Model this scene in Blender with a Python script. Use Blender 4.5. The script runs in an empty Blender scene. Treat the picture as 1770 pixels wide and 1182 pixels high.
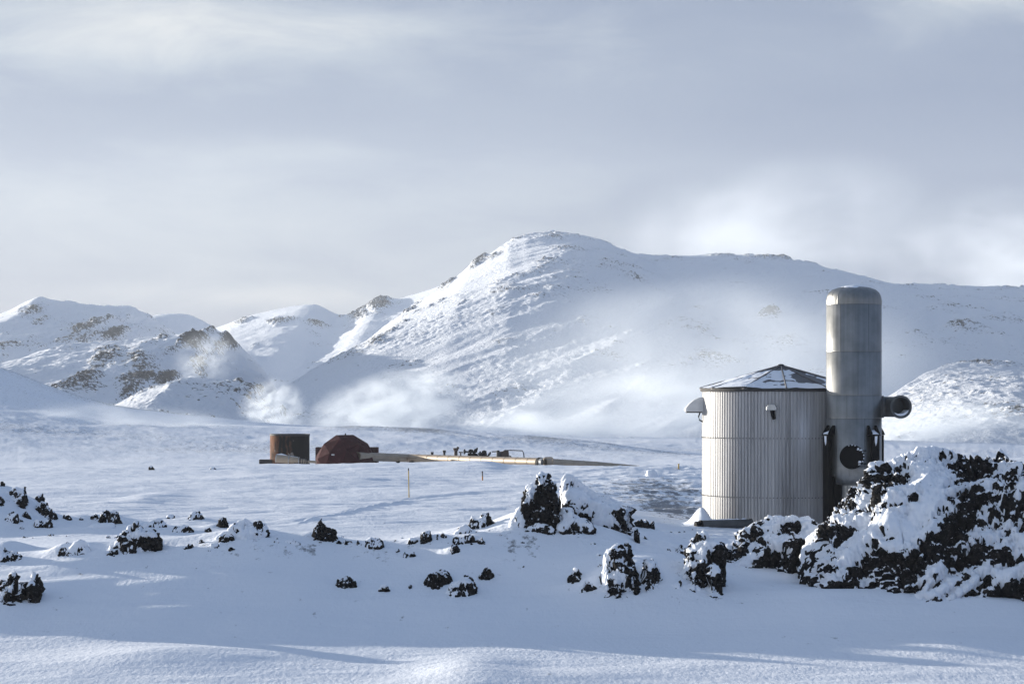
import bpy, bmesh, math, random
import numpy as np
from mathutils import Vector, Matrix

R = math.radians
scene = bpy.context.scene
col = scene.collection

# ---------------------------------------------------------------- camera, sky, sun, exposure
F = 4000.0            # focal length in photo pixels (photo is 1770 wide)
EYE = 5.0             # eye height above the plain
HOR = 690.0           # photo row of the eye level
CX = 885.0
cam = bpy.data.cameras.new('camera')
cam.sensor_width = 36.0
cam.lens = 36.0 * F / 1770.0
cam.shift_y = (HOR - 591.0) / 1770.0
cam.clip_start = 0.5
cam.clip_end = 20000
camo = bpy.data.objects.new('camera', cam)
camo.location = (0, 0, EYE)
camo.rotation_euler = (R(90), 0, 0)
col.objects.link(camo)
scene.camera = camo

SUN_EL, SUN_AZ = 6.5, -53.0        # azimuth from the view direction, negative = left
sd = Vector((math.sin(R(SUN_AZ)) * math.cos(R(SUN_EL)), math.cos(R(SUN_AZ)) * math.cos(R(SUN_EL)), math.sin(R(SUN_EL))))
sl = bpy.data.lights.new('sun', 'SUN')
sl.energy = 5.0
sl.angle = R(0.6)
sl.color = (1.0, 0.93, 0.81)
so = bpy.data.objects.new('sun', sl)
so.rotation_euler = sd.to_track_quat('Z', 'Y').to_euler()
so.location = (-60, 60, 60)
col.objects.link(so)

scene.view_settings.view_transform = 'Standard'
scene.view_settings.look = 'None'
scene.view_settings.gamma = 1.0
scene.view_settings.use_curve_mapping = False
scene.view_settings.exposure = 1.31
scene.render.engine = 'CYCLES'
cy = scene.cycles
cy.use_denoising = True
cy.max_bounces = 6
cy.diffuse_bounces = 3
cy.glossy_bounces = 3
cy.transmission_bounces = 2
cy.volume_bounces = 2
cy.transparent_max_bounces = 6
cy.volume_step_rate = 1.0
cy.volume_max_steps = 128


def N(nt, typ, **kw):
    n = nt.nodes.new(typ)
    for k, v in kw.items():
        if k.startswith('_'):
            n.inputs[k[1:]].default_value = v
        elif k.startswith('i') and k[1:].isdigit():
            n.inputs[int(k[1:])].default_value = v
        else:
            setattr(n, k, v)
    return n


def M(nt, op, a, b=None, c=None, clamp=False):
    n = nt.nodes.new('ShaderNodeMath')
    n.operation = op
    n.use_clamp = clamp
    for i, v in enumerate((a, b, c)):
        if v is None:
            continue
        if isinstance(v, (int, float)):
            n.inputs[i].default_value = v
        else:
            nt.links.new(v, n.inputs[i])
    return n.outputs[0]


def RAMP(nt, fac, stops, interp='LINEAR'):
    n = nt.nodes.new('ShaderNodeValToRGB')
    n.color_ramp.interpolation = interp
    e = n.color_ramp.elements
    while len(e) < len(stops):
        e.new(0.5)
    for el, (p, c) in zip(e, stops):
        el.position = p
        el.color = (c, c, c, 1) if isinstance(c, (int, float)) else (*c, 1)
    nt.links.new(fac, n.inputs[0])
    return n.outputs[0]


def MIX(nt, fac, a, b, blend='MIX'):
    n = nt.nodes.new('ShaderNodeMix')
    n.data_type = 'RGBA'
    n.blend_type = blend
    for i, v in ((0, fac), (6, a), (7, b)):
        if isinstance(v, (int, float)):
            n.inputs[i].default_value = v
        elif isinstance(v, tuple):
            n.inputs[i].default_value = (*v, 1)
        else:
            nt.links.new(v, n.inputs[i])
    return n.outputs[2]


def COMB(nt, x, y, z):
    n = nt.nodes.new('ShaderNodeCombineXYZ')
    for i, v in enumerate((x, y, z)):
        if isinstance(v, (int, float)):
            n.inputs[i].default_value = v
        else:
            nt.links.new(v, n.inputs[i])
    return n.outputs[0]


def NOISE(nt, vec, scale, detail=4, rough=0.5, dist=0.0):
    n = nt.nodes.new('ShaderNodeTexNoise')
    n.inputs['Scale'].default_value = scale
    n.inputs['Detail'].default_value = detail
    n.inputs['Roughness'].default_value = rough
    n.inputs['Distortion'].default_value = dist
    if vec is not None:
        nt.links.new(vec, n.inputs['Vector'])
    return n.outputs['Fac']


def build_world():
    w = bpy.data.worlds.new('World')
    scene.world = w
    w.use_nodes = True
    nt = w.node_tree
    nt.nodes.clear()
    out = N(nt, 'ShaderNodeOutputWorld')
    bg = N(nt, 'ShaderNodeBackground')
    sky = N(nt, 'ShaderNodeTexSky')
    sky.sky_type = 'NISHITA'
    sky.sun_disc = False
    sky.sun_elevation = R(SUN_EL)
    sky.sun_rotation = R(SUN_AZ)
    skyc = MIX(nt, 1.0, sky.outputs[0], (0.06, 0.06, 0.06), 'MULTIPLY')
    tc = N(nt, 'ShaderNodeTexCoord')
    sep = N(nt, 'ShaderNodeSeparateXYZ')
    nt.links.new(tc.outputs['Generated'], sep.inputs[0])
    x, y, z = sep.outputs
    az = M(nt, 'ARCTAN2', x, y)
    el = M(nt, 'ARCSINE', z)
    # high cloud sheet: broad soft bands
    band = NOISE(nt, COMB(nt, M(nt, 'MULTIPLY', az, 2.6), M(nt, 'MULTIPLY', el, 15.0), 3.3), 1.0, 5, 0.5, 0.25)
    fine = NOISE(nt, COMB(nt, M(nt, 'MULTIPLY', az, 11.0), M(nt, 'MULTIPLY', el, 34.0), 1.7), 1.0, 6, 0.6, 0.5)
    cl = M(nt, 'ADD', M(nt, 'MULTIPLY', band, 0.64), M(nt, 'MULTIPLY', fine, 0.42))
    # the sheet thins towards the sun on the left
    side = M(nt, 'MULTIPLY', az, -0.20)
    cl = M(nt, 'ADD', cl, side)

    def wisp(a0, e0, sa, se, amp):
        da = M(nt, 'DIVIDE', M(nt, 'SUBTRACT', az, a0), sa)
        de = M(nt, 'DIVIDE', M(nt, 'SUBTRACT', el, e0), se)
        q = M(nt, 'ADD', M(nt, 'MULTIPLY', da, da), M(nt, 'MULTIPLY', de, de))
        return M(nt, 'MULTIPLY', M(nt, 'POWER', 2.718, M(nt, 'MULTIPLY', q, -1.0)), amp)

    def A(px):
        return math.atan((px - CX) / F)

    def E(py):
        return math.atan((HOR - py) / F)
    terms = [wisp(A(280), E(95), 0.10, 0.013, 0.30), wisp(A(560), E(35), 0.11, 0.010, 0.16), wisp(A(120), E(20), 0.10, 0.012, 0.14),
             wisp(A(1740), E(8), 0.05, 0.010, 0.30), wisp(A(420), E(512), 0.055, 0.0055, 0.16),
             wisp(A(1150), E(110), 0.10, 0.02, 0.05), wisp(A(1720), E(250), 0.13, 0.030, -0.30),
             wisp(A(950), E(215), 0.16, 0.016, -0.07), wisp(A(60), E(215), 0.12, 0.010, -0.06)]
    for t in terms:
        cl = M(nt, 'ADD', cl, M(nt, 'MULTIPLY', t, M(nt, 'ADD', M(nt, 'MULTIPLY', fine, 1.4), 0.3)))
    cloud = RAMP(nt, cl, [(0.30, (0.056, 0.080, 0.144)), (0.50, (0.080, 0.105, 0.165)), (0.68, (0.150, 0.174, 0.216)), (0.9, (0.26, 0.268, 0.28))])
    # a little warmer just above the horizon
    warm = M(nt, 'POWER', 2.718, M(nt, 'MULTIPLY', M(nt, 'ABSOLUTE', el), -22.0))
    cloud = MIX(nt, M(nt, 'MULTIPLY', warm, 0.55), cloud, (0.118, 0.126, 0.160))
    # the sheet is thinner and bluer overhead
    up = RAMP(nt, el, [(0.16, 0.0), (0.65, 1.0)], 'EASE')
    cloud = MIX(nt, M(nt, 'MULTIPLY', up, 0.85), cloud, (0.076, 0.119, 0.197))
    c = MIX(nt, 0.90, skyc, cloud)
    nt.links.new(c, bg.inputs[0])
    bg.inputs[1].default_value = 1.0
    nt.links.new(bg.outputs[0], out.inputs[0])


build_world()

# ---------------------------------------------------------------- numpy noise
_rs = np.random.RandomState(7)
_pm = _rs.permutation(256).astype(np.int32)
_pm = np.concatenate([_pm, _pm, _pm[:2]])
_g = np.array([(1, 1, 0), (-1, 1, 0), (1, -1, 0), (-1, -1, 0), (1, 0, 1), (-1, 0, 1), (1, 0, -1), (-1, 0, -1),
               (0, 1, 1), (0, -1, 1), (0, 1, -1), (0, -1, -1), (1, 1, 0), (-1, 1, 0), (0, -1, 1), (0, -1, -1)], np.float32)
_rnd = _rs.rand(256, 4).astype(np.float32)


def perlin(x, y, z):
    x = np.asarray(x, np.float32); y = np.asarray(y, np.float32); z = np.asarray(z, np.float32)
    x, y, z = np.broadcast_arrays(x, y, z)
    fx, fy, fz = np.floor(x), np.floor(y), np.floor(z)
    xi = fx.astype(np.int32) & 255; yi = fy.astype(np.int32) & 255; zi = fz.astype(np.int32) & 255
    xf, yf, zf = x - fx, y - fy, z - fz
    u = xf * xf * xf * (xf * (xf * 6 - 15) + 10)
    v = yf * yf * yf * (yf * (yf * 6 - 15) + 10)
    w = zf * zf * zf * (zf * (zf * 6 - 15) + 10)

    def cor(i, j, k):
        h = _pm[_pm[_pm[xi + i] + yi + j] + zi + k] & 15
        g = _g[h]
        return g[..., 0] * (xf - i) + g[..., 1] * (yf - j) + g[..., 2] * (zf - k)
    a = cor(0, 0, 0); a = a + u * (cor(1, 0, 0) - a)
    b = cor(0, 1, 0); b = b + u * (cor(1, 1, 0) - b)
    a = a + v * (b - a)
    c = cor(0, 0, 1); c = c + u * (cor(1, 0, 1) - c)
    d = cor(0, 1, 1); d = d + u * (cor(1, 1, 1) - d)
    c = c + v * (d - c)
    return a + w * (c - a)


def fbm(x, y, z, octv=4, gain=0.5, lac=2.03):
    s, a, f = 0, 1.0, 1.0
    for o in range(octv):
        s = s + a * perlin(x * f + 17.3 * o, y * f - 9.1 * o, z * f + 5.7 * o)
        a *= gain; f *= lac
    return s


def ridged(x, y, z, octv=4, gain=0.5, lac=2.07):
    s, a, f = 0, 1.0, 1.0
    for o in range(octv):
        s = s + a * (1 - 2.2 * np.abs(perlin(x * f + 31.1 * o, y * f + 3.3 * o, z * f - 7.9 * o)))
        a *= gain; f *= lac
    return s


def worley(x, y, z):
    """F1, F2 and a random value of the nearest cell"""
    x = np.asarray(x, np.float32); y = np.asarray(y, np.float32); z = np.asarray(z, np.float32)
    fx, fy, fz = np.floor(x), np.floor(y), np.floor(z)
    f1 = np.full(x.shape, 9.0, np.float32); f2 = f1.copy(); rid = np.zeros_like(f1)
    for i in (-1, 0, 1):
        for j in (-1, 0, 1):
            for k in (-1, 0, 1):
                cx_, cy_, cz_ = fx + i, fy + j, fz + k
                h = _pm[_pm[_pm[cx_.astype(np.int32) & 255] + (cy_.astype(np.int32) & 255)] + (cz_.astype(np.int32) & 255)]
                r = _rnd[h]
                d = np.sqrt((cx_ + r[..., 0] - x) ** 2 + (cy_ + r[..., 1] - y) ** 2 + (cz_ + r[..., 2] - z) ** 2)
                m = d < f1
                f2 = np.where(m, f1, np.minimum(f2, d))
                rid = np.where(m, r[..., 3], rid)
                f1 = np.where(m, d, f1)
    return f1, f2, rid


def sstep(a, b, x):
    t = np.clip((x - a) / (b - a), 0, 1)
    return t * t * (3 - 2 * t)


def smooth_poly(pts, xs, sig):
    """polyline through pts, softened with a gaussian of sig (in x units)"""
    pts = sorted(pts)
    px = np.array([p[0] for p in pts], float); py = np.array([p[1] for p in pts], float)
    if sig <= 0:
        return np.interp(xs, px, py)
    k = np.linspace(-2, 2, 13)
    w = np.exp(-k * k); w /= w.sum()
    return sum(wi * np.interp(xs + ki * sig, px, py) for ki, wi in zip(k, w))


# ---------------------------------------------------------------- mesh helpers
def link(o, parent=None):
    col.objects.link(o)
    if parent is not None:
        o.parent = parent
    return o


def mesh_np(name, V, Fq, mat, parent=None, smooth=True, attrs=None):
    V = np.ascontiguousarray(V, np.float32).reshape(-1, 3)
    Fq = np.ascontiguousarray(Fq, np.int32)
    k = Fq.shape[1]
    me = bpy.data.meshes.new(name)
    me.vertices.add(len(V)); me.vertices.foreach_set('co', V.ravel())
    me.loops.add(Fq.size); me.loops.foreach_set('vertex_index', Fq.ravel())
    me.polygons.add(len(Fq))
    me.polygons.foreach_set('loop_start', np.arange(0, Fq.size, k, dtype=np.int32))
    me.polygons.foreach_set('loop_total', np.full(len(Fq), k, np.int32))
    me.polygons.foreach_set('use_smooth', np.full(len(Fq), bool(smooth)))
    me.update(calc_edges=True)
    for an, av in (attrs or {}).items():
        a = me.attributes.new(an, 'FLOAT', 'POINT')
        a.data.foreach_set('value', np.ascontiguousarray(av, np.float32).ravel())
    me.materials.append(mat)
    return link(bpy.data.objects.new(name, me), parent)


def grid_faces(nu, nv, keep=None):
    i = np.arange(nu * nv).reshape(nu, nv)
    f = np.stack([i[:-1, :-1], i[1:, :-1], i[1:, 1:], i[:-1, 1:]], -1).reshape(-1, 4)
    if keep is not None:
        kk = keep.reshape(nu, nv)
        m = (kk[:-1, :-1] | kk[1:, :-1] | kk[1:, 1:] | kk[:-1, 1:]).reshape(-1)
        f = f[m]
    return f


def compact(V, Fq, *attrs):
    V = V.reshape(-1, 3)
    used = np.unique(Fq)
    mp = np.zeros(len(V), np.int32); mp[used] = np.arange(len(used))
    return (V[used], mp[Fq]) + tuple(a.ravel()[used] for a in attrs)


class MB:
    """collects simple shapes into one mesh"""
    def __init__(s):
        s.v = []; s.f = []

    def add(s, vs, fs):
        o = len(s.v)
        s.v += [tuple(p) for p in vs]
        s.f += [tuple(i + o for i in f) for f in fs]
        return s

    def box(s, c, d, rz=0, ry=0):
        m = Matrix.Rotation(rz, 3, 'Z') @ Matrix.Rotation(ry, 3, 'Y')
        vs = [Vector(c) + m @ Vector((x * d[0] / 2, y * d[1] / 2, z * d[2] / 2)) for x in (-1, 1) for y in (-1, 1) for z in (-1, 1)]
        return s.add(vs, [(0, 1, 3, 2), (4, 6, 7, 5), (0, 4, 5, 1), (2, 3, 7, 6), (0, 2, 6, 4), (1, 5, 7, 3)])

    def tube(s, pts, r, n=12, cap=True):
        pts = [Vector(p) for p in pts]
        rs = r if isinstance(r, (list, tuple)) else [r] * len(pts)
        rings = []
        up = Vector((0, 0, 1))
        for i, p in enumerate(pts):
            a = pts[max(i - 1, 0)]; b = pts[min(i + 1, len(pts) - 1)]
            t = (b - a)
            if t.length < 1e-9:
                t = Vector((0, 0, 1))
            t.normalize()
            u = t.cross(up)
            if u.length < 1e-3:
                u = t.cross(Vector((1, 0, 0)))
            u.normalize(); w = u.cross(t)
            rings.append([p + rs[i] * (math.cos(2 * math.pi * k / n) * u + math.sin(2 * math.pi * k / n) * w) for k in range(n)])
        vs = [q for rg in rings for q in rg]
        fs = []
        for i in range(len(rings) - 1):
            for k in range(n):
                fs.append((i * n + k, i * n + (k + 1) % n, (i + 1) * n + (k + 1) % n, (i + 1) * n + k))
        if cap:
            fs.append(tuple(range(n))[::-1]); fs.append(tuple((len(rings) - 1) * n + k for k in range(n)))
        return s.add(vs, fs)

    def lathe(s, prof, n=48, a0=0.0, a1=2 * math.pi, close=True):
        """prof: list of (r, z)"""
        full = abs(a1 - a0 - 2 * math.pi) < 1e-6
        m = n if full else n + 1
        vs = [(r * math.cos(a0 + (a1 - a0) * k / n), r * math.sin(a0 + (a1 - a0) * k / n), z) for (r, z) in prof for k in range(m)]
        fs = []
        for i in range(len(prof) - 1):
            for k in range(n):
                k2 = (k + 1) % m if full else k + 1
                fs.append((i * m + k, i * m + k2, (i + 1) * m + k2, (i + 1) * m + k))
        return s.add(vs, fs)

    def prism(s, pts, y0, y1):
        """outline pts (x, z) extruded from y0 to y1"""
        n = len(pts)
        vs = [(p[0], y0, p[1]) for p in pts] + [(p[0], y1, p[1]) for p in pts]
        fs = [tuple(range(n)), tuple(range(n, 2 * n))[::-1]] + [(i, i + n, (i + 1) % n + n, (i + 1) % n) for i in range(n)]
        return s.add(vs, fs)

    def build(s, name, mat, parent=None, smooth=False, angle=40, loc=None, bevel=0):
        me = bpy.data.meshes.new(name)
        me.from_pydata(s.v, [], s.f)
        bm = bmesh.new(); bm.from_mesh(me)
        if bevel:
            bmesh.ops.bevel(bm, geom=[e for e in bm.edges if e.calc_face_angle(0) > R(30)], offset=bevel, segments=1, affect='EDGES', clamp_overlap=True)
        bmesh.ops.recalc_face_normals(bm, faces=bm.faces)
        if smooth:
            for f in bm.faces:
                f.smooth = True
            for e in bm.edges:
                e.smooth = e.calc_face_angle(0) < R(angle)
        bm.to_mesh(me); bm.free()
        me.materials.append(mat)
        o = bpy.data.objects.new(name, me)
        if loc is not None:
            o.location = loc
        return link(o, parent)


def tag(o, label=None, cat=None, group=None, kind=None):
    for k, v in (('label', label), ('category', cat), ('group', group), ('kind', kind)):
        if v:
            o[k] = v
    return o


def thing(name, label, cat, loc=(0, 0, 0), rz=0, group=None):
    o = bpy.data.objects.new(name, None)
    o.empty_display_size = 0.3
    o.location = loc
    o.rotation_euler = (0, 0, rz)
    col.objects.link(o)
    return tag(o, label, cat, group)


def part_copy(o, parent, loc=None, rot=None):
    c = o.copy()
    col.objects.link(c)
    c.parent = parent
    if loc is not None:
        c.location = loc
    if rot is not None:
        c.rotation_euler = rot
    return c


def W(px, py, Y):
    """point of the place seen at photo pixel (px, py) at distance Y"""
    return Vector(((px - CX) / F * Y, Y, EYE + (HOR - py) / F * Y))


# ---------------------------------------------------------------- materials
def new_mat(name):
    m = bpy.data.materials.new(name)
    m.use_nodes = True
    nt = m.node_tree
    b = nt.nodes['Principled BSDF']
    return m, nt, b


def bump(nt, b, h, strength, dist):
    n = nt.nodes.new('ShaderNodeBump')
    n.inputs['Strength'].default_value = strength
    n.inputs['Distance'].default_value = dist
    nt.links.new(h, n.inputs['Height'])
    nt.links.new(n.outputs[0], b.inputs['Normal'])
    return n


def pos(nt):
    return N(nt, 'ShaderNodeNewGeometry').outputs['Position']


def scaled(nt, vec, s, rot=(0, 0, 0)):
    n = N(nt, 'ShaderNodeMapping')
    n.inputs['Scale'].default_value = s
    n.inputs['Rotation'].default_value = rot
    nt.links.new(vec, n.inputs[0])
    return n.outputs[0]


SNOW = (0.83, 0.86, 0.92)


def mat_snow_ground():
    m, nt, b = new_mat('wind_packed_snow')
    p = pos(nt)
    g = NOISE(nt, scaled(nt, p, (6.5, 2.8, 5.0), (0, 0, R(8))), 1.0, 4, 0.6)
    st = NOISE(nt, scaled(nt, p, (0.55, 1.5, 1.0), (0, 0, R(-14))), 1.0, 6, 0.62, 0.6)
    grit_a = N(nt, 'ShaderNodeAttribute', attribute_name='grit').outputs['Fac']
    gn = NOISE(nt, scaled(nt, p, (1.0, 0.55, 1.0)), 2.6, 5, 0.7)
    grit = RAMP(nt, M(nt, 'ADD', M(nt, 'MULTIPLY', grit_a, 0.26), M(nt, 'MULTIPLY', gn, 0.95)), [(0.62, 0.0), (0.72, 1.0)])
    tint = RAMP(nt, NOISE(nt, p, 0.09, 4, 0.5), [(0.3, (0.80, 0.835, 0.90)), (0.7, (0.85, 0.87, 0.92))])
    c = MIX(nt, M(nt, 'MULTIPLY', grit, 0.8), tint, (0.07, 0.07, 0.075))
    nt.links.new(c, b.inputs['Base Color'])
    b.inputs['Roughness'].default_value = 0.62
    b.inputs['Specular IOR Level'].default_value = 0.25
    h = M(nt, 'ADD', M(nt, 'MULTIPLY', g, 0.040), M(nt, 'MULTIPLY', st, 0.075))
    bump(nt, b, h, 0.7, 1.0)
    return m


def mat_snow_rock():
    m, nt, b = new_mat('rime_snow')
    p = pos(nt)
    g = NOISE(nt, p, 14.0, 4, 0.6)
    g2 = NOISE(nt, p, 3.0, 3, 0.5)
    b.inputs['Base Color'].default_value = (*SNOW, 1)
    b.inputs['Roughness'].default_value = 0.65
    b.inputs['Specular IOR Level'].default_value = 0.2
    bump(nt, b, M(nt, 'ADD', M(nt, 'MULTIPLY', g, 0.012), M(nt, 'MULTIPLY', g2, 0.03)), 0.6, 1.0)
    return m


def mat_lava():
    m, nt, b = new_mat('black_lava')
    p = pos(nt)
    n1 = NOISE(nt, p, 5.0, 6, 0.65)
    n2 = NOISE(nt, p, 26.0, 4, 0.6)
    c = RAMP(nt, n1, [(0.3, (0.005, 0.005, 0.006)), (0.52, (0.013, 0.0125, 0.013)), (0.72, (0.046, 0.040, 0.036))])
    dust = RAMP(nt, NOISE(nt, p, 13.0, 6, 0.8), [(0.58, 0.0), (0.70, 1.0)])
    c = MIX(nt, M(nt, 'MULTIPLY', dust, 0.35), c, (0.75, 0.78, 0.84))
    nt.links.new(c, b.inputs['Base Color'])
    b.inputs['Roughness'].default_value = 0.95
    b.inputs['Specular IOR Level'].default_value = 0.05
    bump(nt, b, M(nt, 'ADD', M(nt, 'MULTIPLY', n1, 0.10), M(nt, 'MULTIPLY', n2, 0.03)), 1.0, 1.0)
    return m


def mat_mountain(name, sc=1.0, tint=(0.82, 0.85, 0.91)):
    m, nt, b = new_mat(name)
    p = pos(nt)
    a = N(nt, 'ShaderNodeAttribute', attribute_name='rock').outputs['Fac']
    n1 = NOISE(nt, scaled(nt, p, (1.0, 0.6, 1.25)), 0.62 * sc, 6, 0.70)
    mask = RAMP(nt, M(nt, 'ADD', a, M(nt, 'MULTIPLY', M(nt, 'SUBTRACT', n1, 0.5), 2.3)), [(0.58, 0.0), (0.69, 1.0)])
    rc = RAMP(nt, NOISE(nt, p, 0.5 * sc, 5, 0.6), [(0.3, (0.008, 0.011, 0.018)), (0.6, (0.017, 0.021, 0.030)), (0.8, (0.038, 0.042, 0.050))])
    c = MIX(nt, mask, tint, rc)
    nt.links.new(c, b.inputs['Base Color'])
    b.inputs['Roughness'].default_value = 0.75
    b.inputs['Specular IOR Level'].default_value = 0.15
    n2 = NOISE(nt, scaled(nt, p, (1.0, 0.6, 1.3)), 0.55 * sc, 6, 0.68)
    bump(nt, b, M(nt, 'MULTIPLY', n2, 2.0 / sc), 0.9, 1.0)
    return m


def simple_mat(name, base, rough=0.5, metal=0.0, vary=0.25, scale=3.0, stretch=(1, 1, 1), bmp=0.0, spec=0.5):
    m, nt, b = new_mat(name)
    tc = N(nt, 'ShaderNodeTexCoord').outputs['Object']
    n = NOISE(nt, scaled(nt, tc, stretch), scale, 5, 0.6)
    lo = tuple(c * (1 - vary) for c in base); hi = tuple(min(1, c * (1 + vary)) for c in base)
    nt.links.new(RAMP(nt, n, [(0.3, lo), (0.7, hi)]), b.inputs['Base Color'])
    b.inputs['Metallic'].default_value = metal
    b.inputs['Specular IOR Level'].default_value = spec
    nt.links.new(RAMP(nt, n, [(0.2, max(0, rough - 0.08)), (0.8, min(1, rough + 0.1))]), b.inputs['Roughness'])
    if bmp:
        bump(nt, b, n, 0.5, bmp)
    return m


def mat_zinc():
    """weathered corrugated zinc: vertical run-off streaks, a frosted patch"""
    m, nt, b = new_mat('weathered_zinc')
    p = pos(nt)
    s1 = NOISE(nt, scaled(nt, p, (3.2, 3.2, 0.12)), 1.0, 6, 0.65)
    s2 = NOISE(nt, scaled(nt, p, (0.9, 0.9, 0.10)), 1.0, 3, 0.5)
    s3 = NOISE(nt, scaled(nt, p, (9.0, 9.0, 1.2)), 1.0, 4, 0.6)
    k = M(nt, 'ADD', M(nt, 'MULTIPLY', s1, 0.5), M(nt, 'ADD', M(nt, 'MULTIPLY', s2, 0.35), M(nt, 'MULTIPLY', s3, 0.15)))
    c = RAMP(nt, k, [(0.36, (0.17, 0.168, 0.172)), (0.46, (0.33, 0.328, 0.335)), (0.62, (0.47, 0.465, 0.468))])
    # a frosted run below the eaves where steam has frozen on the sheet
    sp = N(nt, 'ShaderNodeSeparateXYZ'); nt.links.new(p, sp.inputs[0])
    fx = M(nt, 'DIVIDE', M(nt, 'SUBTRACT', sp.outputs[0], 12.2), 0.42)
    fz = M(nt, 'DIVIDE', M(nt, 'SUBTRACT', sp.outputs[2], 3.75), 1.0)
    fr = M(nt, 'POWER', 2.718, M(nt, 'MULTIPLY', M(nt, 'ADD', M(nt, 'MULTIPLY', fx, fx), M(nt, 'MULTIPLY', fz, fz)), -1.0))
    fr = M(nt, 'MULTIPLY', fr, RAMP(nt, s1, [(0.36, 0.1), (0.6, 1.0)]), clamp=True)
    c = MIX(nt, M(nt, 'MULTIPLY', fr, 0.75), c, (0.70, 0.73, 0.78))
    nt.links.new(c, b.inputs['Base Color'])
    b.inputs['Metallic'].default_value = 0.2
    b.inputs['Roughness'].default_value = 0.55
    return m


def mat_steel():
    m, nt, b = new_mat('brushed_steel_cladding')
    tc = N(nt, 'ShaderNodeTexCoord').outputs['Object']
    p = pos(nt)
    s1 = NOISE(nt, scaled(nt, p, (7.0, 7.0, 0.25)), 1.0, 5, 0.6)
    s2 = NOISE(nt, p, 1.4, 4, 0.55)
    k = M(nt, 'ADD', M(nt, 'MULTIPLY', s1, 0.45), M(nt, 'MULTIPLY', s2, 0.55))
    nt.links.new(RAMP(nt, k, [(0.35, (0.19, 0.192, 0.19)), (0.65, (0.31, 0.312, 0.31))]), b.inputs['Base Color'])
    nt.links.new(RAMP(nt, k, [(0.3, 0.36), (0.7, 0.50)]), b.inputs['Roughness'])
    b.inputs['Metallic'].default_value = 0.9
    return m


def mat_rust(name, dark, mid, pale, pale_amt=0.62, side_shade=False):
    m, nt, b = new_mat(name)
    tc = N(nt, 'ShaderNodeTexCoord').outputs['Object']
    s = NOISE(nt, scaled(nt, tc, (1.6, 1.6, 0.45)), 1.3, 6, 0.62)
    s2 = NOISE(nt, scaled(nt, tc, (1.5, 1.5, 0.7)), 1.1, 5, 0.55, 0.4)
    f = s
    if side_shade:      # sunlit left and shaded front put into the colour: darker towards the right
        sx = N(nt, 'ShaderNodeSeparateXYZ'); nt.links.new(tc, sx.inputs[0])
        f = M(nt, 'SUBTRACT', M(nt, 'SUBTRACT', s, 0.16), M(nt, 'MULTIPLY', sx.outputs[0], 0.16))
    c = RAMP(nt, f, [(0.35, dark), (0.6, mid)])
    c = MIX(nt, RAMP(nt, s2, [(pale_amt, 0.0), (pale_amt + 0.05, 1.0)]), c, pale)
    nt.links.new(c, b.inputs['Base Color'])
    b.inputs['Roughness'].default_value = 0.85
    b.inputs['Specular IOR Level'].default_value = 0.08
    bump(nt, b, s, 0.5, 0.03)
    return m


m_snow = mat_snow_ground()
m_rime = mat_snow_rock()
m_lava = mat_lava()
m_mtn = mat_mountain('mountain_snow_and_rock')
m_zinc = mat_zinc()
m_steel = mat_steel()
m_black = simple_mat('black_painted_steel', (0.006, 0.006, 0.007), 0.7, 0.0, 0.3, 6, spec=0.05)
m_roof = simple_mat('dark_zinc_roof', (0.12, 0.115, 0.12), 0.6, 0.3, 0.35, 2.0)
m_galv = simple_mat('galvanised_pipe_jacket', (0.36, 0.285, 0.21), 0.5, 0.3, 0.2, 1.2, (1, 1, 1))
m_fit = simple_mat('dull_aluminium', (0.45, 0.45, 0.44), 0.42, 0.7, 0.2, 2.0)
m_dkgrey = simple_mat('dark_weathered_steel', (0.026, 0.025, 0.026), 0.75, 0.1, 0.35, 3.0)
m_brown = simple_mat('rusty_brown_steel', (0.06, 0.040, 0.032), 0.8, 0.1, 0.4, 3.0)
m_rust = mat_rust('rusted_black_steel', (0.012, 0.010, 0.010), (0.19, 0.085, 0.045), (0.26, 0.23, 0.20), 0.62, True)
m_red = mat_rust('dark_red_dome_paint', (0.026, 0.004, 0.007), (0.048, 0.007, 0.011), (0.062, 0.022, 0.027), 0.60)
m_yellow = simple_mat('yellow_stake_paint', (0.42, 0.27, 0.05), 0.6, 0, 0.15, 4.0)
m_orange = simple_mat('orange_stake_paint', (0.50, 0.20, 0.04), 0.6, 0, 0.15, 4.0)
m_olive = simple_mat('grey_painted_plate', (0.16, 0.155, 0.145), 0.7, 0.1, 0.3, 3.0)
m_grey = simple_mat('grey_pipe_steel', (0.085, 0.088, 0.09), 0.55, 0.5, 0.25, 2.5)
m_white = simple_mat('white_painted_metal', (0.62, 0.62, 0.62), 0.5, 0.1, 0.1, 3.0)

# ---------------------------------------------------------------- the ground
PXG = np.linspace(-900, 2700, 721)


def yrow(Y, pts, sig=30):
    return EYE + (HOR - smooth_poly(pts, PXG, sig)) / F * Y


def zrow(pts, sig=40):
    return smooth_poly(pts, PXG, sig)


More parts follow.
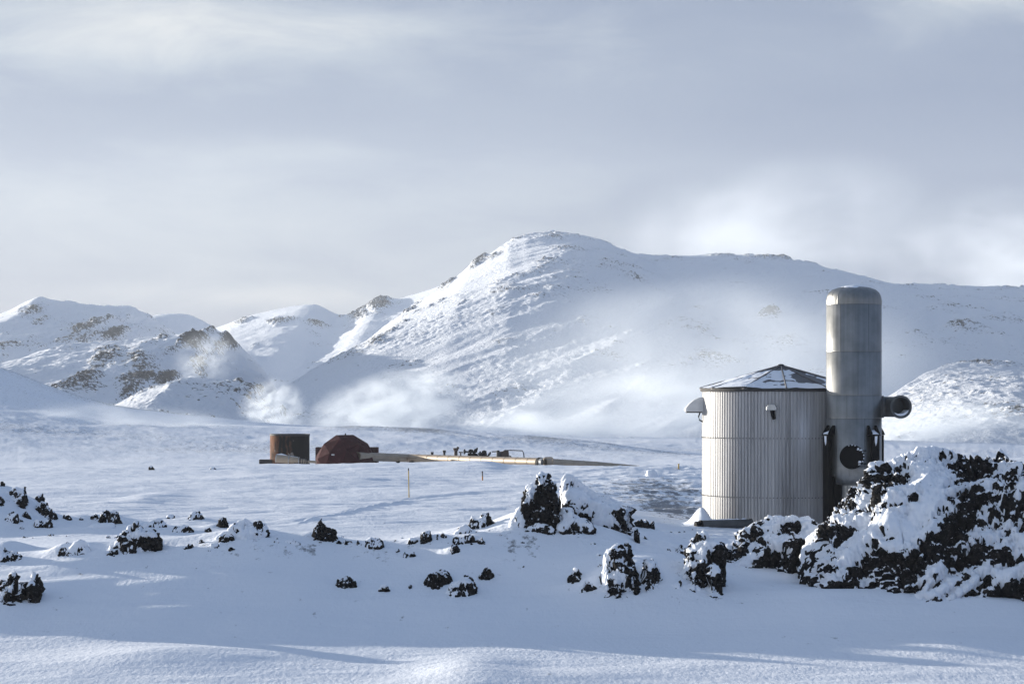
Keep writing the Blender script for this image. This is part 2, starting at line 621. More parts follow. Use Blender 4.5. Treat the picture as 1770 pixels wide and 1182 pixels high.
ROWS = [
    (1.0, zrow([(0, -1.7)])),
    (30.0, zrow([(0, -1.7)])),
    (50.0, zrow([(0, -1.6), (1770, -1.55)])),
    (57.0, zrow([(-900, -1.5), (0, -1.5), (600, -1.55), (1200, -1.5), (1770, -1.45)])),
    (62.0, zrow([(-900, -1.3), (0, -1.4), (600, -1.45), (1100, -1.4), (1300, -1.3), (1770, -1.25)])),
    (66.0, yrow(66, [(-900, 1030), (0, 1040), (300, 1030), (700, 1032), (960, 1035), (1060, 1028), (1150, 1026), (1400, 1019), (1540, 1016), (1800, 1022), (2700, 1000)])),
    (72.0, yrow(72, [(-900, 985), (0, 966), (60, 960), (100, 955), (190, 953), (270, 948), (330, 940), (380, 934), (420, 924), (460, 920), (500, 929), (560, 934), (600, 938), (680, 936), (740, 930),
                     (790, 924), (840, 918), (900, 918), (980, 921), (1060, 928), (1120, 955), (1200, 988), (1300, 1003), (1500, 1008), (1800, 1000), (2700, 980)], 22)),
    (80.0, yrow(80, [(-900, 950), (0, 952), (100, 942), (190, 938), (270, 936), (330, 932), (460, 928), (560, 934), (680, 932), (800, 919), (900, 910), (1000, 912), (1090, 918), (1150, 945), (1250, 952), (1500, 955), (2700, 950)])),
    (92.0, zrow([(-900, 0.0), (0, 0.05), (800, 0.0), (950, 0.12), (1080, -0.05), (1160, -0.42), (1500, -0.6), (2700, -0.4)])),
    (106.0, zrow([(-900, 0.1), (0, 0.0), (900, 0.0), (1080, -0.12), (1200, -0.48), (1500, -0.6), (2700, -0.3)])),
    (126.0, zrow([(-900, 0.1), (0, 0.02), (900, 0.06), (1080, 0.02), (1200, -0.12), (1500, -0.1), (2700, 0.0)])),
    (150.0, zrow([(-900, 0.1), (0, 0.03), (600, 0.1), (1200, 0.06), (2700, 0.1)])),
    (173.0, yrow(173, [(-900, 816), (0, 811), (200, 806.5), (400, 803), (560, 804), (640, 803), (690, 803), (730, 802), (790, 799), (830, 797.5), (850, 798.5), (870, 804), (920, 809), (1000, 811), (1100, 811.5), (1215, 812.5), (1500, 815), (2700, 820)], 10)),
    (196.0, zrow([(-900, -0.9), (450, -0.85), (640, -0.9), (700, -1.0), (1000, -1.1), (2700, -1.4)])),
    (260.0, zrow([(-900, 2.0), (0, 0.6), (200, -0.3), (450, -0.9), (900, -1.3), (2700, -2.2)])),
    (340.0, yrow(340, [(-900, 640), (0, 704), (150, 722), (300, 731), (450, 737), (530, 738), (600, 737), (740, 741), (850, 750), (1000, 762), (1100, 775), (1215, 793), (1400, 812), (2700, 830)])),
    (430.0, yrow(430, [(-900, 560), (0, 637), (25, 645), (70, 662), (130, 684), (190, 700), (240, 707), (300, 714), (400, 726), (480, 735), (560, 745), (900, 765), (2700, 830)], 12)),
    (520.0, zrow([(-900, 6.0), (0, 3.0), (400, -3.0), (2700, -6.0)])),
    (640.0, zrow([(0, -7.0)])),
]
YK = np.array([r[0] for r in ROWS]); ZK = np.stack([r[1] for r in ROWS])   # K x P


def pchip_eval(Yq):
    """monotone cubic through the rows for every azimuth column: returns len(Yq) x P"""
    h = np.diff(YK)[:, None]; d = np.diff(ZK, axis=0) / h
    mslope = np.zeros_like(ZK)
    w1 = 2 * h[1:] + h[:-1]; w2 = h[1:] + 2 * h[:-1]
    same = d[:-1] * d[1:] > 0
    with np.errstate(divide='ignore', invalid='ignore'):
        hm = (w1 + w2) / (w1 / d[:-1] + w2 / d[1:])
    mslope[1:-1] = np.where(same, hm, 0)
    mslope[0] = d[0]; mslope[-1] = d[-1]
    k = np.clip(np.searchsorted(YK, Yq) - 1, 0, len(YK) - 2)
    hh = (YK[k + 1] - YK[k])[:, None]
    t = ((Yq - YK[k])[:, None]) / hh
    t = np.clip(t, 0, 1)
    h00 = 2 * t**3 - 3 * t**2 + 1; h10 = t**3 - 2 * t**2 + t; h01 = -2 * t**3 + 3 * t**2; h11 = t**3 - t**2
    return h00 * ZK[k] + h10 * hh * mslope[k] + h01 * ZK[k + 1] + h11 * hh * mslope[k + 1]


YG = np.unique(np.concatenate([np.linspace(1, 48, 60), np.linspace(48, 110, 420), np.linspace(110, 200, 260), np.linspace(200, 640, 260)]))
ZG = pchip_eval(YG)

MOUNDS = []      # (x, y, height, sx, sy)


def mound_px(px, Y, h, sx, sy):
    MOUNDS.append(((px - CX) / F * Y, Y, h, sx, sy))


TRAIL = [(-120, 935, 0), (470, 908), (520, 899), (580, 888), (640, 875), (705, 864), (780, 856), (870, 850)]


def base_z(X, Y):
    X = np.asarray(X, float); Y = np.asarray(Y, float)
    px = CX + F * X / np.maximum(Y, 8.0)
    fi = np.clip((px - PXG[0]) / (PXG[1] - PXG[0]), 0, len(PXG) - 1.001)
    i = fi.astype(int); fi = fi - i
    fj = np.clip(np.interp(Y, YG, np.arange(len(YG))), 0, len(YG) - 1.001)
    j = fj.astype(int); fj = fj - j
    z = (ZG[j, i] * (1 - fi) + ZG[j, i + 1] * fi) * (1 - fj) + (ZG[j + 1, i] * (1 - fi) + ZG[j + 1, i + 1] * fi) * fj
    return z


def ground_z(X, Y, detail=True):
    X = np.asarray(X, float); Y = np.asarray(Y, float)
    # the crest wanders a little instead of following straight rows
    wob = 1.3 * perlin(X * 0.11, Y * 0.05, 4.4) + 0.5 * perlin(X * 0.3, Y * 0.12, 1.4)
    wob = wob * sstep(50, 62, Y) * (1 - sstep(110, 150, Y))
    z = base_z(X, Y + wob)
    for (mx, my, h, sx, sy) in MOUNDS:
        q = ((X - mx) / sx) ** 2 + ((Y - my) / sy) ** 2
        z = z + h * np.exp(-np.minimum(q, 30))
    if detail:
        far = sstep(90, 330, Y)
        z = z + 0.13 * perlin(X * 0.10, Y * 0.16, 0.5) * (1 - far) * sstep(58, 66, Y)
        nearm = 1 - sstep(58, 64, Y)
        z = z + nearm * 0.05 * fbm(X * 0.22 + 3, Y * 0.38, 8.1, 3)
        slope = sstep(60, 64, Y) * (1 - sstep(72, 80, Y))
        z = z + slope * 0.10 * fbm(X * 0.25, Y * 0.5, 2.2, 2)
        # sastrugi on the plain
        pl = sstep(76, 96, Y) * (1 - sstep(170, 190, Y))
        a = X * 0.96 + Y * 0.28; b2 = -X * 0.28 + Y * 0.96
        z = z + pl * (0.12 * ridged(a * 0.10, b2 * 0.26, 3.0, 4, 0.58) * (0.45 + 1.0 * sstep(-3, 8, X)) + 0.05 * fbm(a * 0.4, b2 * 0.5, 1.0, 3))
        # wrinkled slopes further out
        z = z + far * (0.20 * fbm(X * 0.05, Y * 0.03, 6.0, 5, 0.6) + 0.08 * ridged(X * 0.16 + Y * 0.05, Y * 0.07, 2.0, 4, 0.6))
    return z


def find_Y(px, py, lo, hi, fine_ground=True):
    """distance at which the ground shows at photo pixel (px, py)"""
    Ys = np.linspace(lo, hi, 400)
    X = (px - CX) / F * Ys
    yy = HOR - (ground_z(X, Ys, fine_ground) - EYE) / Ys * F
    s = np.where((yy[:-1] >= py) & (yy[1:] < py))[0]
    if len(s):
        return float(Ys[s[0]])
    return float(Ys[np.argmin(np.abs(yy - py))])

#ROCKS
# ---------------------------------------------------------------- lava rocks: outline (photo px), base row, look
# (outline, search range for the base, depth factor, snow amount, roughness, label)
LAVA = 'lava rocks sticking out of the snow'
ROCKS = [
    # --- left knoll
    ([(5, 868), (12, 853), (24, 847), (36, 846), (43, 842), (49, 850), (48, 868)], 868, (88, 96), .8, .30, 'jagged black rock on the crown of the snow knoll at the left edge'),
    ([(58, 868), (62, 857), (74, 852), (77, 868)], 868, (88, 98), .8, .10, 'black wedge rock tilted on the right shoulder of the left knoll'),
    ([(55, 890), (60, 873), (70, 868), (80, 870), (88, 881), (100, 894)], 893, (84, 96), .6, .22, 'black rock stepping down the right flank of the left knoll'),
    ([(-14, 872), (-6, 860), (4, 857), (9, 868), (8, 872)], 872, (86, 96), .8, .15, 'dark rock cut by the left photo edge below the knoll crown'),
    ([(0, 839), (2, 833), (7, 833), (9, 839)], 840, (90, 100), .9, .05, 'tiny dark stone on the very top of the left knoll'),
    ([(7, 904), (13, 890), (20, 884), (30, 888), (33, 904)], 904, (80, 94), .6, .35, 'broken dark rock low on the front of the left knoll'),
    ([(34, 895), (40, 886), (47, 883), (54, 893)], 895, (82, 95), .8, .12, 'rounded dark stone in the middle of the left knoll front'),
    ([(56, 912), (60, 900), (67, 896), (75, 902), (86, 899), (93, 910)], 912, (78, 92), .7, .25, 'flat double rock at the right foot of the left knoll'),
    ([(99, 896), (108, 891), (118, 892), (125, 897)], 897, (80, 100), .9, .10, 'low dark slab between the left knoll and the twin topped rock'),
    ([(135, 899), (139, 893), (145, 899)], 899, (80, 100), .9, .05, 'single dark pebble on the snow right of the low slab'),
    ([(155, 897), (158, 891), (163, 888), (167, 889), (171, 897)], 898, (80, 100), .8, .15, 'small knobbly rock just left of the twin topped rock'),
    ([(168, 902), (174, 889), (181, 884), (190, 886), (196, 883), (204, 886), (207, 896), (214, 905)], 904, (80, 100), .6, .20, 'twin topped black rock standing above a speckled snow mound'),
    ([(148, 912), (162, 906), (180, 904), (195, 906), (200, 913)], 913, (78, 96), .6, .62, 'almost buried rock speckling the mound under the twin topped rock'),
    ([(81, 926), (87, 921), (92, 922), (95, 926)], 926, (75, 92), .8, .10, 'lone dark stone in the hollow of the left basin'),
    ([(-20, 968), (-8, 950), (6, 945), (18, 950), (30, 951), (38, 960), (41, 970)], 970, (68, 80), .7, .30, 'rounded dark rock low on the bank beside the left edge'),
    ([(-30, 1052), (-12, 1018), (0, 1008), (14, 1004), (20, 994), (28, 990), (40, 999), (52, 991), (60, 991), (68, 1000), (71, 1010), (60, 1018), (48, 1028), (30, 1042)], 1040, (58, 70), .55, .30, 'biggest dark rock pile in the left corner of the shaded slope'),
    ([(98, 960), (104, 950), (111, 945), (118, 954), (119, 960)], 960, (66, 76), .8, .12, 'sharp leaning stone left of the split snowy rock'),
    ([(113, 957), (124, 944), (135, 935), (146, 937), (153, 944), (160, 950), (158, 958)], 958, (66, 76), .6, .48, 'split rock half under snow on the left crest'),
    ([(178, 956), (190, 944), (206, 926), (220, 914), (232, 908), (246, 914), (260, 914), (272, 916), (278, 930), (283, 950)], 953, (64, 76), .55, .22, 'large black rock with a white left side on the left crest'),
    ([(206, 954), (212, 940), (222, 933), (232, 937), (237, 956)], 956, (62, 74), .6, .16, 'bulging dark rock at the foot of the large left crest rock'),
    ([(180, 960), (186, 952), (194, 949), (203, 950), (205, 958)], 960, (64, 74), .7, .12, 'small rock trailing left of the bulging dark rock'),
    ([(246, 911), (256, 902), (268, 898), (282, 898), (288, 903), (290, 908)], 911, (74, 92), .6, .32, 'low rock peeping out behind the large left crest rock'),
    ([(279, 896), (290, 891), (302, 889), (303, 896)], 896, (84, 104), .9, .30, 'thin dark slab with snow on the plain behind the left crest'),
    ([(324, 898), (328, 888), (336, 885), (344, 884), (350, 889), (353, 898)], 898, (84, 104), .8, .22, 'blocky boulder alone on the flat snow behind the left crest'),
    ([(297, 920), (305, 911), (311, 913), (320, 907), (328, 911), (337, 920)], 920, (74, 90), .7, .20, 'two humped black rock in the hollow behind the left crest'),
    ([(368, 913), (376, 904), (379, 896), (386, 892), (392, 897), (396, 912)], 912, (74, 90), .8, .06, 'black tooth shaped rock behind the snow capped crest rock'),
    ([(350, 920), (354, 913), (362, 912), (367, 919)], 920, (73, 88), .8, .08, 'squat dark stone left of the tooth shaped rock'),
    ([(366, 936), (380, 926), (394, 918), (403, 905), (412, 900), (422, 898), (434, 904), (445, 900), (455, 908), (464, 918), (472, 930)], 930, (66, 76), .5, .42, 'snow capped rock arching along the middle of the left crest'),
    ([(376, 936), (380, 926), (390, 922), (402, 924), (408, 934)], 936, (65, 75), .5, .14, 'dark ledge under the left end of the arching crest rock'),
    ([(311, 949), (320, 943), (330, 941), (337, 948)], 949, (64, 75), .8, .10, 'flat black stone on the shaded bank right of the large crest rock'),
    ([(342, 939), (348, 933), (355, 938)], 939, (65, 76), .8, .08, 'little dark stone below the arching crest rock'),
    ([(357, 948), (366, 940), (376, 939), (381, 945)], 948, (64, 75), .8, .35, 'half drifted stone on the bank below the dark ledge'),
    ([(393, 952), (398, 946), (406, 948), (408, 952)], 952, (64, 75), .8, .15, 'lowest dark stone on the shaded bank under the arching rock'),
    ([(490, 940), (498, 934), (508, 933), (518, 936), (520, 941)], 941, (66, 76), .8, .30, 'flat speckled rock just left of the pinnacle rock'),
    ([(540, 935), (542, 912), (547, 904), (552, 903), (555, 897), (558, 905), (566, 911), (576, 916), (581, 926), (588, 937)], 936, (66, 76), .7, .04, 'black pinnacle rock with a pointed tip standing alone on the crest'),
    ([(590, 941), (596, 935), (605, 934), (616, 940)], 941, (66, 76), .8, .10, 'low black stones right of the pinnacle rock'),
    ([(615, 942), (618, 933), (622, 942)], 942, (66, 76), .9, .05, 'small upright stone between the pinnacle and the pale boulder'),
    ([(629, 948), (634, 934), (640, 929), (648, 931), (658, 931), (663, 938), (664, 948)], 948, (65, 76), .8, .32, 'pale fronted boulder with snow in its cracks on the crest'),
    ([(682, 954), (688, 947), (696, 950), (695, 955)], 955, (65, 75), .8, .15, 'small stone on the slope right of the pale fronted boulder'),
    ([(694, 963), (700, 954), (710, 953), (718, 957), (708, 962)], 963, (64, 74), .7, .12, 'dark boomerang shaped stone lowest on the middle slope'),
    ([(703, 938), (709, 929), (718, 927), (726, 936)], 938, (67, 78), .8, .25, 'rounded rock with snowy top at the left of the middle row'),
    ([(726, 938), (729, 923), (736, 917), (744, 918), (748, 930)], 937, (67, 78), .8, .15, 'upright block in the middle row of crest rocks'),
    ([(753, 931), (756, 920), (764, 919), (772, 922), (760, 930)], 931, (68, 79), .8, .15, 'angled block right of the upright block'),
    ([(783, 922), (792, 914), (806, 911), (822, 916), (826, 922)], 922, (69, 80), .8, .45, 'flat snow topped ledge under the small craggy peak'),
    ([(781, 940), (786, 930), (800, 928), (816, 927), (836, 924), (838, 930), (820, 936), (800, 940)], 940, (66, 77), .6, .14, 'long dark ledge on the slope below the craggy peak'),
    ([(778, 956), (781, 943), (788, 939), (799, 950), (798, 956)], 956, (64, 74), .8, .12, 'dark triangular rock under the long ledge'),
    ([(804, 914), (811, 898), (816, 893), (826, 896), (831, 888), (842, 888), (849, 897), (859, 902), (862, 910)], 912, (70, 82), .7, .16, 'small craggy peak of lava left of the tower rock'),
    # --- centre
    ([(902, 912), (904, 880), (905, 860), (908, 848), (916, 842), (926, 839), (929, 827), (938, 820), (947, 822), (952, 834), (958, 831), (962, 844), (965, 860), (963, 874), (972, 892), (976, 912)], 915, (70, 82), .6, .20, 'tall tower of black lava crowned by a knob with a lit left face'),
    ([(968, 906), (974, 880), (975, 850), (978, 831), (986, 829), (1004, 836), (1020, 847), (1040, 854), (1058, 860), (1075, 866), (1086, 873), (1085, 888), (1100, 912)], 908, (72, 84), .7, .47, 'broad snow covered lava slab leaning right beside the tower rock'),
    ([(1050, 882), (1053, 858), (1058, 852), (1063, 860), (1063, 880)], 884, (71, 80), .8, .10, 'little dark spike on the ridge of the broad snowy slab'),
    ([(1070, 888), (1078, 872), (1086, 868), (1089, 880), (1083, 892)], 892, (71, 82), .7, .20, 'dark beak at the right end of the broad snowy slab'),
    ([(958, 918), (963, 890), (972, 881), (988, 881), (997, 892), (1012, 898), (1024, 903), (1029, 914)], 918, (68, 79), .7, .36, 'rugged brown tinted rock in front of the snowy slab'),
    ([(878, 912), (884, 895), (893, 882), (903, 878), (910, 890), (910, 912)], 911, (70, 82), .7, .60, 'white mounded rock against the left foot of the tower rock'),
    ([(905, 923), (915, 910), (930, 905), (948, 908), (960, 914), (962, 922)], 922, (67, 78), .5, .22, 'loose black rubble at the front foot of the tower rock'),
    ([(984, 924), (990, 916), (998, 918), (1003, 923)], 924, (67, 78), .7, .12, 'flat dark stones before the rugged brown tinted rock'),
    ([(1093, 908), (1100, 902), (1112, 900), (1118, 894), (1130, 894), (1131, 904), (1124, 913)], 912, (76, 100), .7, .10, 'dark rock on the open snow right of the broad slab'),
    ([(1095, 936), (1098, 914), (1102, 913), (1105, 922), (1106, 938)], 937, (66, 80), .8, .22, 'narrow upright rock in the drift below the broad slab'),
    ([(1112, 932), (1114, 925), (1121, 932)], 932, (66, 82), .8, .08, 'small dark stone right of the narrow upright rock'),
    ([(1018, 941), (1026, 935), (1034, 940)], 941, (65, 78), .8, .35, 'barely showing stone in the drift left of the capped boulder'),
    # --- middle right
    ([(1034, 1024), (1038, 1005), (1041, 975), (1046, 956), (1058, 947), (1072, 944), (1086, 949), (1098, 960), (1116, 963), (1128, 972), (1138, 985), (1151, 994), (1150, 1006), (1128, 1014), (1108, 1024)], 1024, (60, 70), .6, .38, 'big domed boulder with thick snow on its lit left shoulder'),
    ([(1077, 946), (1079, 938), (1086, 936), (1092, 940), (1091, 948)], 948, (64, 72), .8, .05, 'small dark cap stone perched on the big domed boulder'),
    ([(980, 1011), (983, 993), (990, 986), (1003, 987), (1007, 996), (998, 1010)], 1011, (60, 70), .7, .16, 'two lobed dark rock left of the big domed boulder'),
    ([(1002, 1022), (1010, 1015), (1020, 1016), (1029, 1021)], 1022, (60, 70), .7, .35, 'flat stones drifted over at the foot of the domed boulder'),
    ([(1160, 1012), (1176, 995), (1182, 970), (1192, 955), (1206, 942), (1211, 928), (1220, 922), (1230, 924), (1240, 936), (1250, 952), (1254, 975), (1250, 1005)], 1008, (62, 71), .5, .31, 'dark headed rock with a bright snow apron left of the great outcrop'),
    ([(1148, 1028), (1156, 1015), (1176, 1003), (1200, 992), (1226, 985), (1246, 985), (1249, 1000), (1225, 1015), (1180, 1024)], 1022, (60, 68), .5, .33, 'spill of black rock below the dark headed rock'),
    ([(1165, 957), (1170, 945), (1176, 941), (1188, 950), (1192, 957)], 957, (68, 90), .7, .18, 'flat dark rock on the level snow before the steel tank'),
    # --- the great outcrop
    ([(1240, 980), (1256, 950), (1274, 938), (1286, 926), (1304, 912), (1330, 902), (1352, 894), (1378, 892), (1400, 896), (1416, 906), (1430, 930), (1446, 985)], 985, (64, 72), .6, .29, 'rounded lava hump with overhanging dark undersides left of the great outcrop'),
    # --- lower slope
    ([(736, 1024), (738, 998), (745, 988), (756, 983), (768, 985), (778, 988), (776, 1000), (764, 1012), (758, 1022)], 1022, (58, 68), .6, .10, 'dark hollow backed rock on the lower slope'),
    ([(774, 1036), (780, 1016), (792, 1006), (806, 1001), (824, 1001), (826, 1012), (814, 1024), (800, 1037)], 1036, (58, 68), .5, .30, 'banded rock with snow ledges right of the hollow backed rock'),
    ([(829, 1002), (836, 993), (846, 991), (853, 998), (850, 1003)], 1002, (60, 70), .8, .10, 'small black stone above right of the banded rock'),
    ([(580, 1022), (584, 1006), (592, 1000), (602, 1001), (616, 1004), (604, 1012), (594, 1022)], 1021, (58, 68), .6, .10, 'dark claw shaped rock low on the middle slope'),
    ([(655, 1023), (660, 1017), (668, 1017), (676, 1022)], 1023, (58, 68), .8, .35, 'little flat stone between the claw rock and the hollow backed rock'),
    ([(706, 1016), (709, 1011), (713, 1015)], 1016, (58, 68), .9, .05, 'pebble sized dark stone left of the hollow backed rock'),
    # --- the plain
    ([(256, 812), (258, 806), (262, 804), (266, 808), (268, 812)], 812, (145, 172), .9, .12, 'small reddish brown stone on the far rim of the plain'),
    ([(361, 811), (364, 807), (370, 806), (374, 811)], 811, (145, 172), .9, .25, 'small dark stone on the plain left of the rusty tank'),
    ([(1116, 824), (1120, 814), (1127, 811), (1134, 815), (1137, 823)], 824, (125, 160), .9, .62, 'snow plastered stone on the wind scoured plain before the pipe end'),
]
OUTCROP = ([(1375, 985), (1388, 950), (1400, 915), (1412, 898), (1434, 890), (1458, 878), (1476, 868), (1490, 856), (1504, 838), (1516, 818), (1532, 804), (1560, 797), (1620, 790), (1668, 789), (1690, 783), (1712, 778),
            (1732, 776), (1748, 772), (1762, 779), (1774, 796), (1800, 830), (1850, 880), (1900, 960), (1950, 1030)], 1022, (62, 70), 1.0, .25, 'great snow plastered lava outcrop filling the right foreground')


def rock_frame(spec):
    outl, yb, rng, depth, snow, label = spec
    xs = [p[0] for p in outl]
    mid = 0.5 * (min(xs) + max(xs))
    Yf = find_Y(mid, yb, *rng)
    wpx = max(xs) - min(xs); hpx = yb - min(p[1] for p in outl)
    D = depth * 0.5 * (0.6 * wpx + 0.9 * hpx) / F * Yf
    if rng[0] in (58, 60, 62) and rng[1] <= 71 and wpx < 75:      # rocks set into the steep bank
        return Yf, Yf + 0.42 * D, 0.55 * D, wpx, hpx, mid
    return Yf, Yf + 0.75 * D, D, wpx, hpx, mid


# snow knoll at the left edge
mound_px(10, 91.5, 1.15, 1.6, 3.2)
mound_px(-90, 90, 0.8, 1.6, 3.4)
mound_px(180, 93, 0.35, 0.8, 1.6)
mound_px(10, 76, 0.45, 0.9, 2.0)
# drifts in the lit foreground and on the plain
mound_px(805, 55.0, 0.24, 1.2, 3.0)
mound_px(930, 53.5, 0.16, 2.0, 2.0)
mound_px(290, 57.8, 0.25, 2.2, 2.2)
mound_px(1650, 59.5, 0.18, 1.6, 2.0)
mound_px(262, 116, 0.20, 1.1, 5.0)
mound_px(1140, 82, 0.30, 0.8, 2.0)
mound_px(500, 140, 0.3, 6.0, 7.0)
mound_px(1213, 97.3, 0.75, 0.42, 0.9)


for sp in ROCKS:
    is_bank = lambda q_: q_[2][0] in (58, 60, 62) and q_[2][1] <= 71 and max(p_[0] for p_ in q_[0]) - min(p_[0] for p_ in q_[0]) < 75
    Yf, Yc, D, wpx, hpx, mid = rock_frame(sp)
    w = wpx / F * Yc; h = hpx / F * Yc
    if w > 0.3 and sp[2][1] < 130 and not is_bank(sp):
        MOUNDS.append(((mid - CX) / F * Yc - 0.25 * w, Yc + 0.4 * D, 0.34 * h, 1.0 * w, 0.9 * D + 0.6 * w))


def rock_surfaces(outl, yb, Yc, D, snow, seed, res, aniso=False, sink=0.35, lean=0.0, amp=1.0, prof=1.35):
    xs = [p[0] for p in outl]; x0, x1 = min(xs), max(xs)
    hpx = yb - min(p[1] for p in outl)
    nu = int(np.clip((x1 - x0) / res, 16, 420)) + 1
    nv = int(np.clip(hpx * 1.9 / res, 16, 330)) + 1
    top = {}
    for p in outl:                     # highest outline point for every column
        top[p[0]] = min(top.get(p[0], 1e9), p[1])
    pxs = np.linspace(x0, x1, nu)
    ys = np.interp(pxs, sorted(top), [top[k] for k in sorted(top)])
    X = (pxs - CX) / F * Yc
    Z = EYE + (HOR - ys) / F * Yc
    zb = EYE + (HOR - yb) / F * Yc - sink * max(0.25, 0.25 * hpx / F * Yc)
    e = np.clip(np.minimum(pxs - x0, x1 - pxs) / (0.08 * (x1 - x0)), 0, 1)
    H = np.maximum(Z - zb, 0.02) * (0.15 + 0.85 * np.sqrt(e))
    a = np.radians(np.linspace(-18, 196, nv))
    Dx = D * np.clip(H / H.max(), 0.05, 1) ** 0.55
    sa = np.sign(np.sin(a)) * np.abs(np.sin(a)) ** (0.85 * prof)
    ca = np.sign(np.cos(a)) * np.abs(np.cos(a)) ** prof
    P = np.empty((nu, nv, 3))
    P[..., 0] = X[:, None] + 0.0 * a
    P[..., 1] = Yc - ca[None] * Dx[:, None] + lean * np.sin(a)[None] * H[:, None]
    P[..., 2] = zb + H[:, None] * sa[None]
    return dress_rock(P, H, (x1 - x0) / F * Yc, hpx / F * Yc, snow, seed, aniso, amp) + (nu, nv)


def dress_rock(P, H, w, h, snow, seed, aniso=False, amp=1.0):
    """crags and lying snow on a smooth base grid P"""
    du = np.gradient(P, axis=0); dv = np.gradient(P, axis=1)
    Nn = np.cross(dv, du); Nn /= np.linalg.norm(Nn, axis=-1, keepdims=True) + 1e-9
    cen = P.mean(axis=(0, 1))
    if ((P - cen) * Nn).sum() < 0:
        Nn = -Nn
    S = float(np.clip(0.55 * (w * h) ** 0.5 + 0.1, 0.12, 1.5))
    A = 0.27 * S * amp
    q = P / S + np.array([seed * 7.31, seed * 3.77, seed * 1.93])
    x, y, z = q[..., 0], q[..., 1], q[..., 2]
    wx = x + 0.35 * perlin(x * 1.7, y * 1.7, z * 1.7 + 9); wz = z + 0.35 * perlin(x * 1.7 + 5, y * 1.7, z * 1.7)
    low = 0.85 * perlin(x * 1.1, y * 1.1, z * 1.1) + 0.25 * perlin(x * 2.3, y * 2.3, z * 2.3)
    f1, f2, rid = worley(wx * 1.9, y * 1.9, wz * 1.9)
    g1, g2, rid2 = worley(wx * 4.6, y * 4.6, wz * 4.6)
    hi = 0.75 * (rid - 0.5) - 0.55 * (1 - sstep(0.0, 0.22, f2 - f1)) + 0.32 * (rid2 - 0.5) - 0.16 * (1 - sstep(0, 0.2, g2 - g1)) + 0.30 * ridged(x * 3.1, y * 3.1, z * 3.1, 4, 0.55) - 0.22 + 0.16 * fbm(x * 9, y * 9, z * 9, 3, 0.6)
    k = np.sqrt(np.clip(H / H.max(), 0.05, 1))
    if k.ndim == 1:
        k = k[:, None]
    if aniso:
        ua = P[..., 0] * 0.80 + P[..., 2] * 0.60; va = -P[..., 0] * 0.60 + P[..., 2] * 0.80
        low = low + 0.75 * ridged(ua * 0.30, va * 0.75, P[..., 1] * 0.2 + 4.4, 2, 0.5) - 0.75
    r = A * (low * k + hi * k)
    PR = P + Nn * r[..., None]
    # snow lies on a softened version of the rock
    lowP = P + Nn * (A * low * k)[..., None]
    du = np.gradient(lowP, axis=0); dv = np.gradient(lowP, axis=1)
    Ns = np.cross(dv, du); Ns /= np.linalg.norm(Ns, axis=-1, keepdims=True) + 1e-9
    if (Ns * Nn).sum() < 0:
        Ns = -Ns
    nz = Ns[..., 2]; nl = -Ns[..., 0] * 0.75 + Ns[..., 1] * 0.5      # wind side = left, behind
    if aniso:
        u2 = P[..., 0] * 0.80 + P[..., 2] * 0.60; v2 = -P[..., 0] * 0.60 + P[..., 2] * 0.80
        n2 = 1.25 * perlin(u2 * 0.42, v2 * 1.15, P[..., 1] * 0.3 + 2.2) + 0.75 * perlin(u2 * 1.1, v2 * 2.9, P[..., 1]) + 0.30 * fbm(P[..., 0] * 3.5, P[..., 1] * 3.5, P[..., 2] * 3.5, 3, 0.6)
        n2 = n2 * 1.5
    else:
        n2 = 0.9 * perlin(x * 1.5 + 40, y * 1.5, z * 1.5) + 0.5 * perlin(x * 3.7, y * 3.7 + 11, z * 3.7)
    th = A * k * ((snow - 0.47) * 2.6 + 0.95 * np.clip(nz, -0.6, 1) + 0.30 * nl + 0.75 * n2 - 0.35)
    th = th + 0.35 * A * k * sstep(0.35, 0.9, nz)
    th = th + A * k * (0.42 * fbm(x * 7.0, y * 7.0, z * 7.0, 4, 0.65) + (0.28 * fbm(x * 14.0, y * 14.0, z * 14.0, 3, 0.7) if aniso else 0))
    cap = 0.11 * S
    tg = np.where(th > 0, cap * (1 - np.exp(-np.maximum(th, 0) / cap)), th)
    # thick snow drapes over the small crags, thin snow follows them
    foll = np.exp(-np.maximum(th, 0) / (0.8 * A))
    off1 = A * low * k + tg + np.where(th > 0, 1 - foll, 0) * A * 0.10 + np.clip(A * hi * k, -A, A) * 0.25 * foll
    # a thin crust caught on the ledges of the crags themselves
    du = np.gradient(PR, axis=0); dv = np.gradient(PR, axis=1)
    Nr = np.cross(dv, du); Nr /= np.linalg.norm(Nr, axis=-1, keepdims=True) + 1e-9
    if (Nr * Nn).sum() < 0:
        Nr = -Nr
    m2 = Nr[..., 2] + 0.35 * nl + 0.75 * fbm(x * 5 + 7, y * 5, z * 5, 4, 0.7) - (1.05 - 0.75 * snow)
    off2 = r + 0.035 * S * np.clip(m2 * 1.6, -1, 0.7)
    off = np.maximum(off1, off2)
    PS = P + Nn * off[..., None]
    vis = off > r - 0.004 * S
    return PR, PS, vis


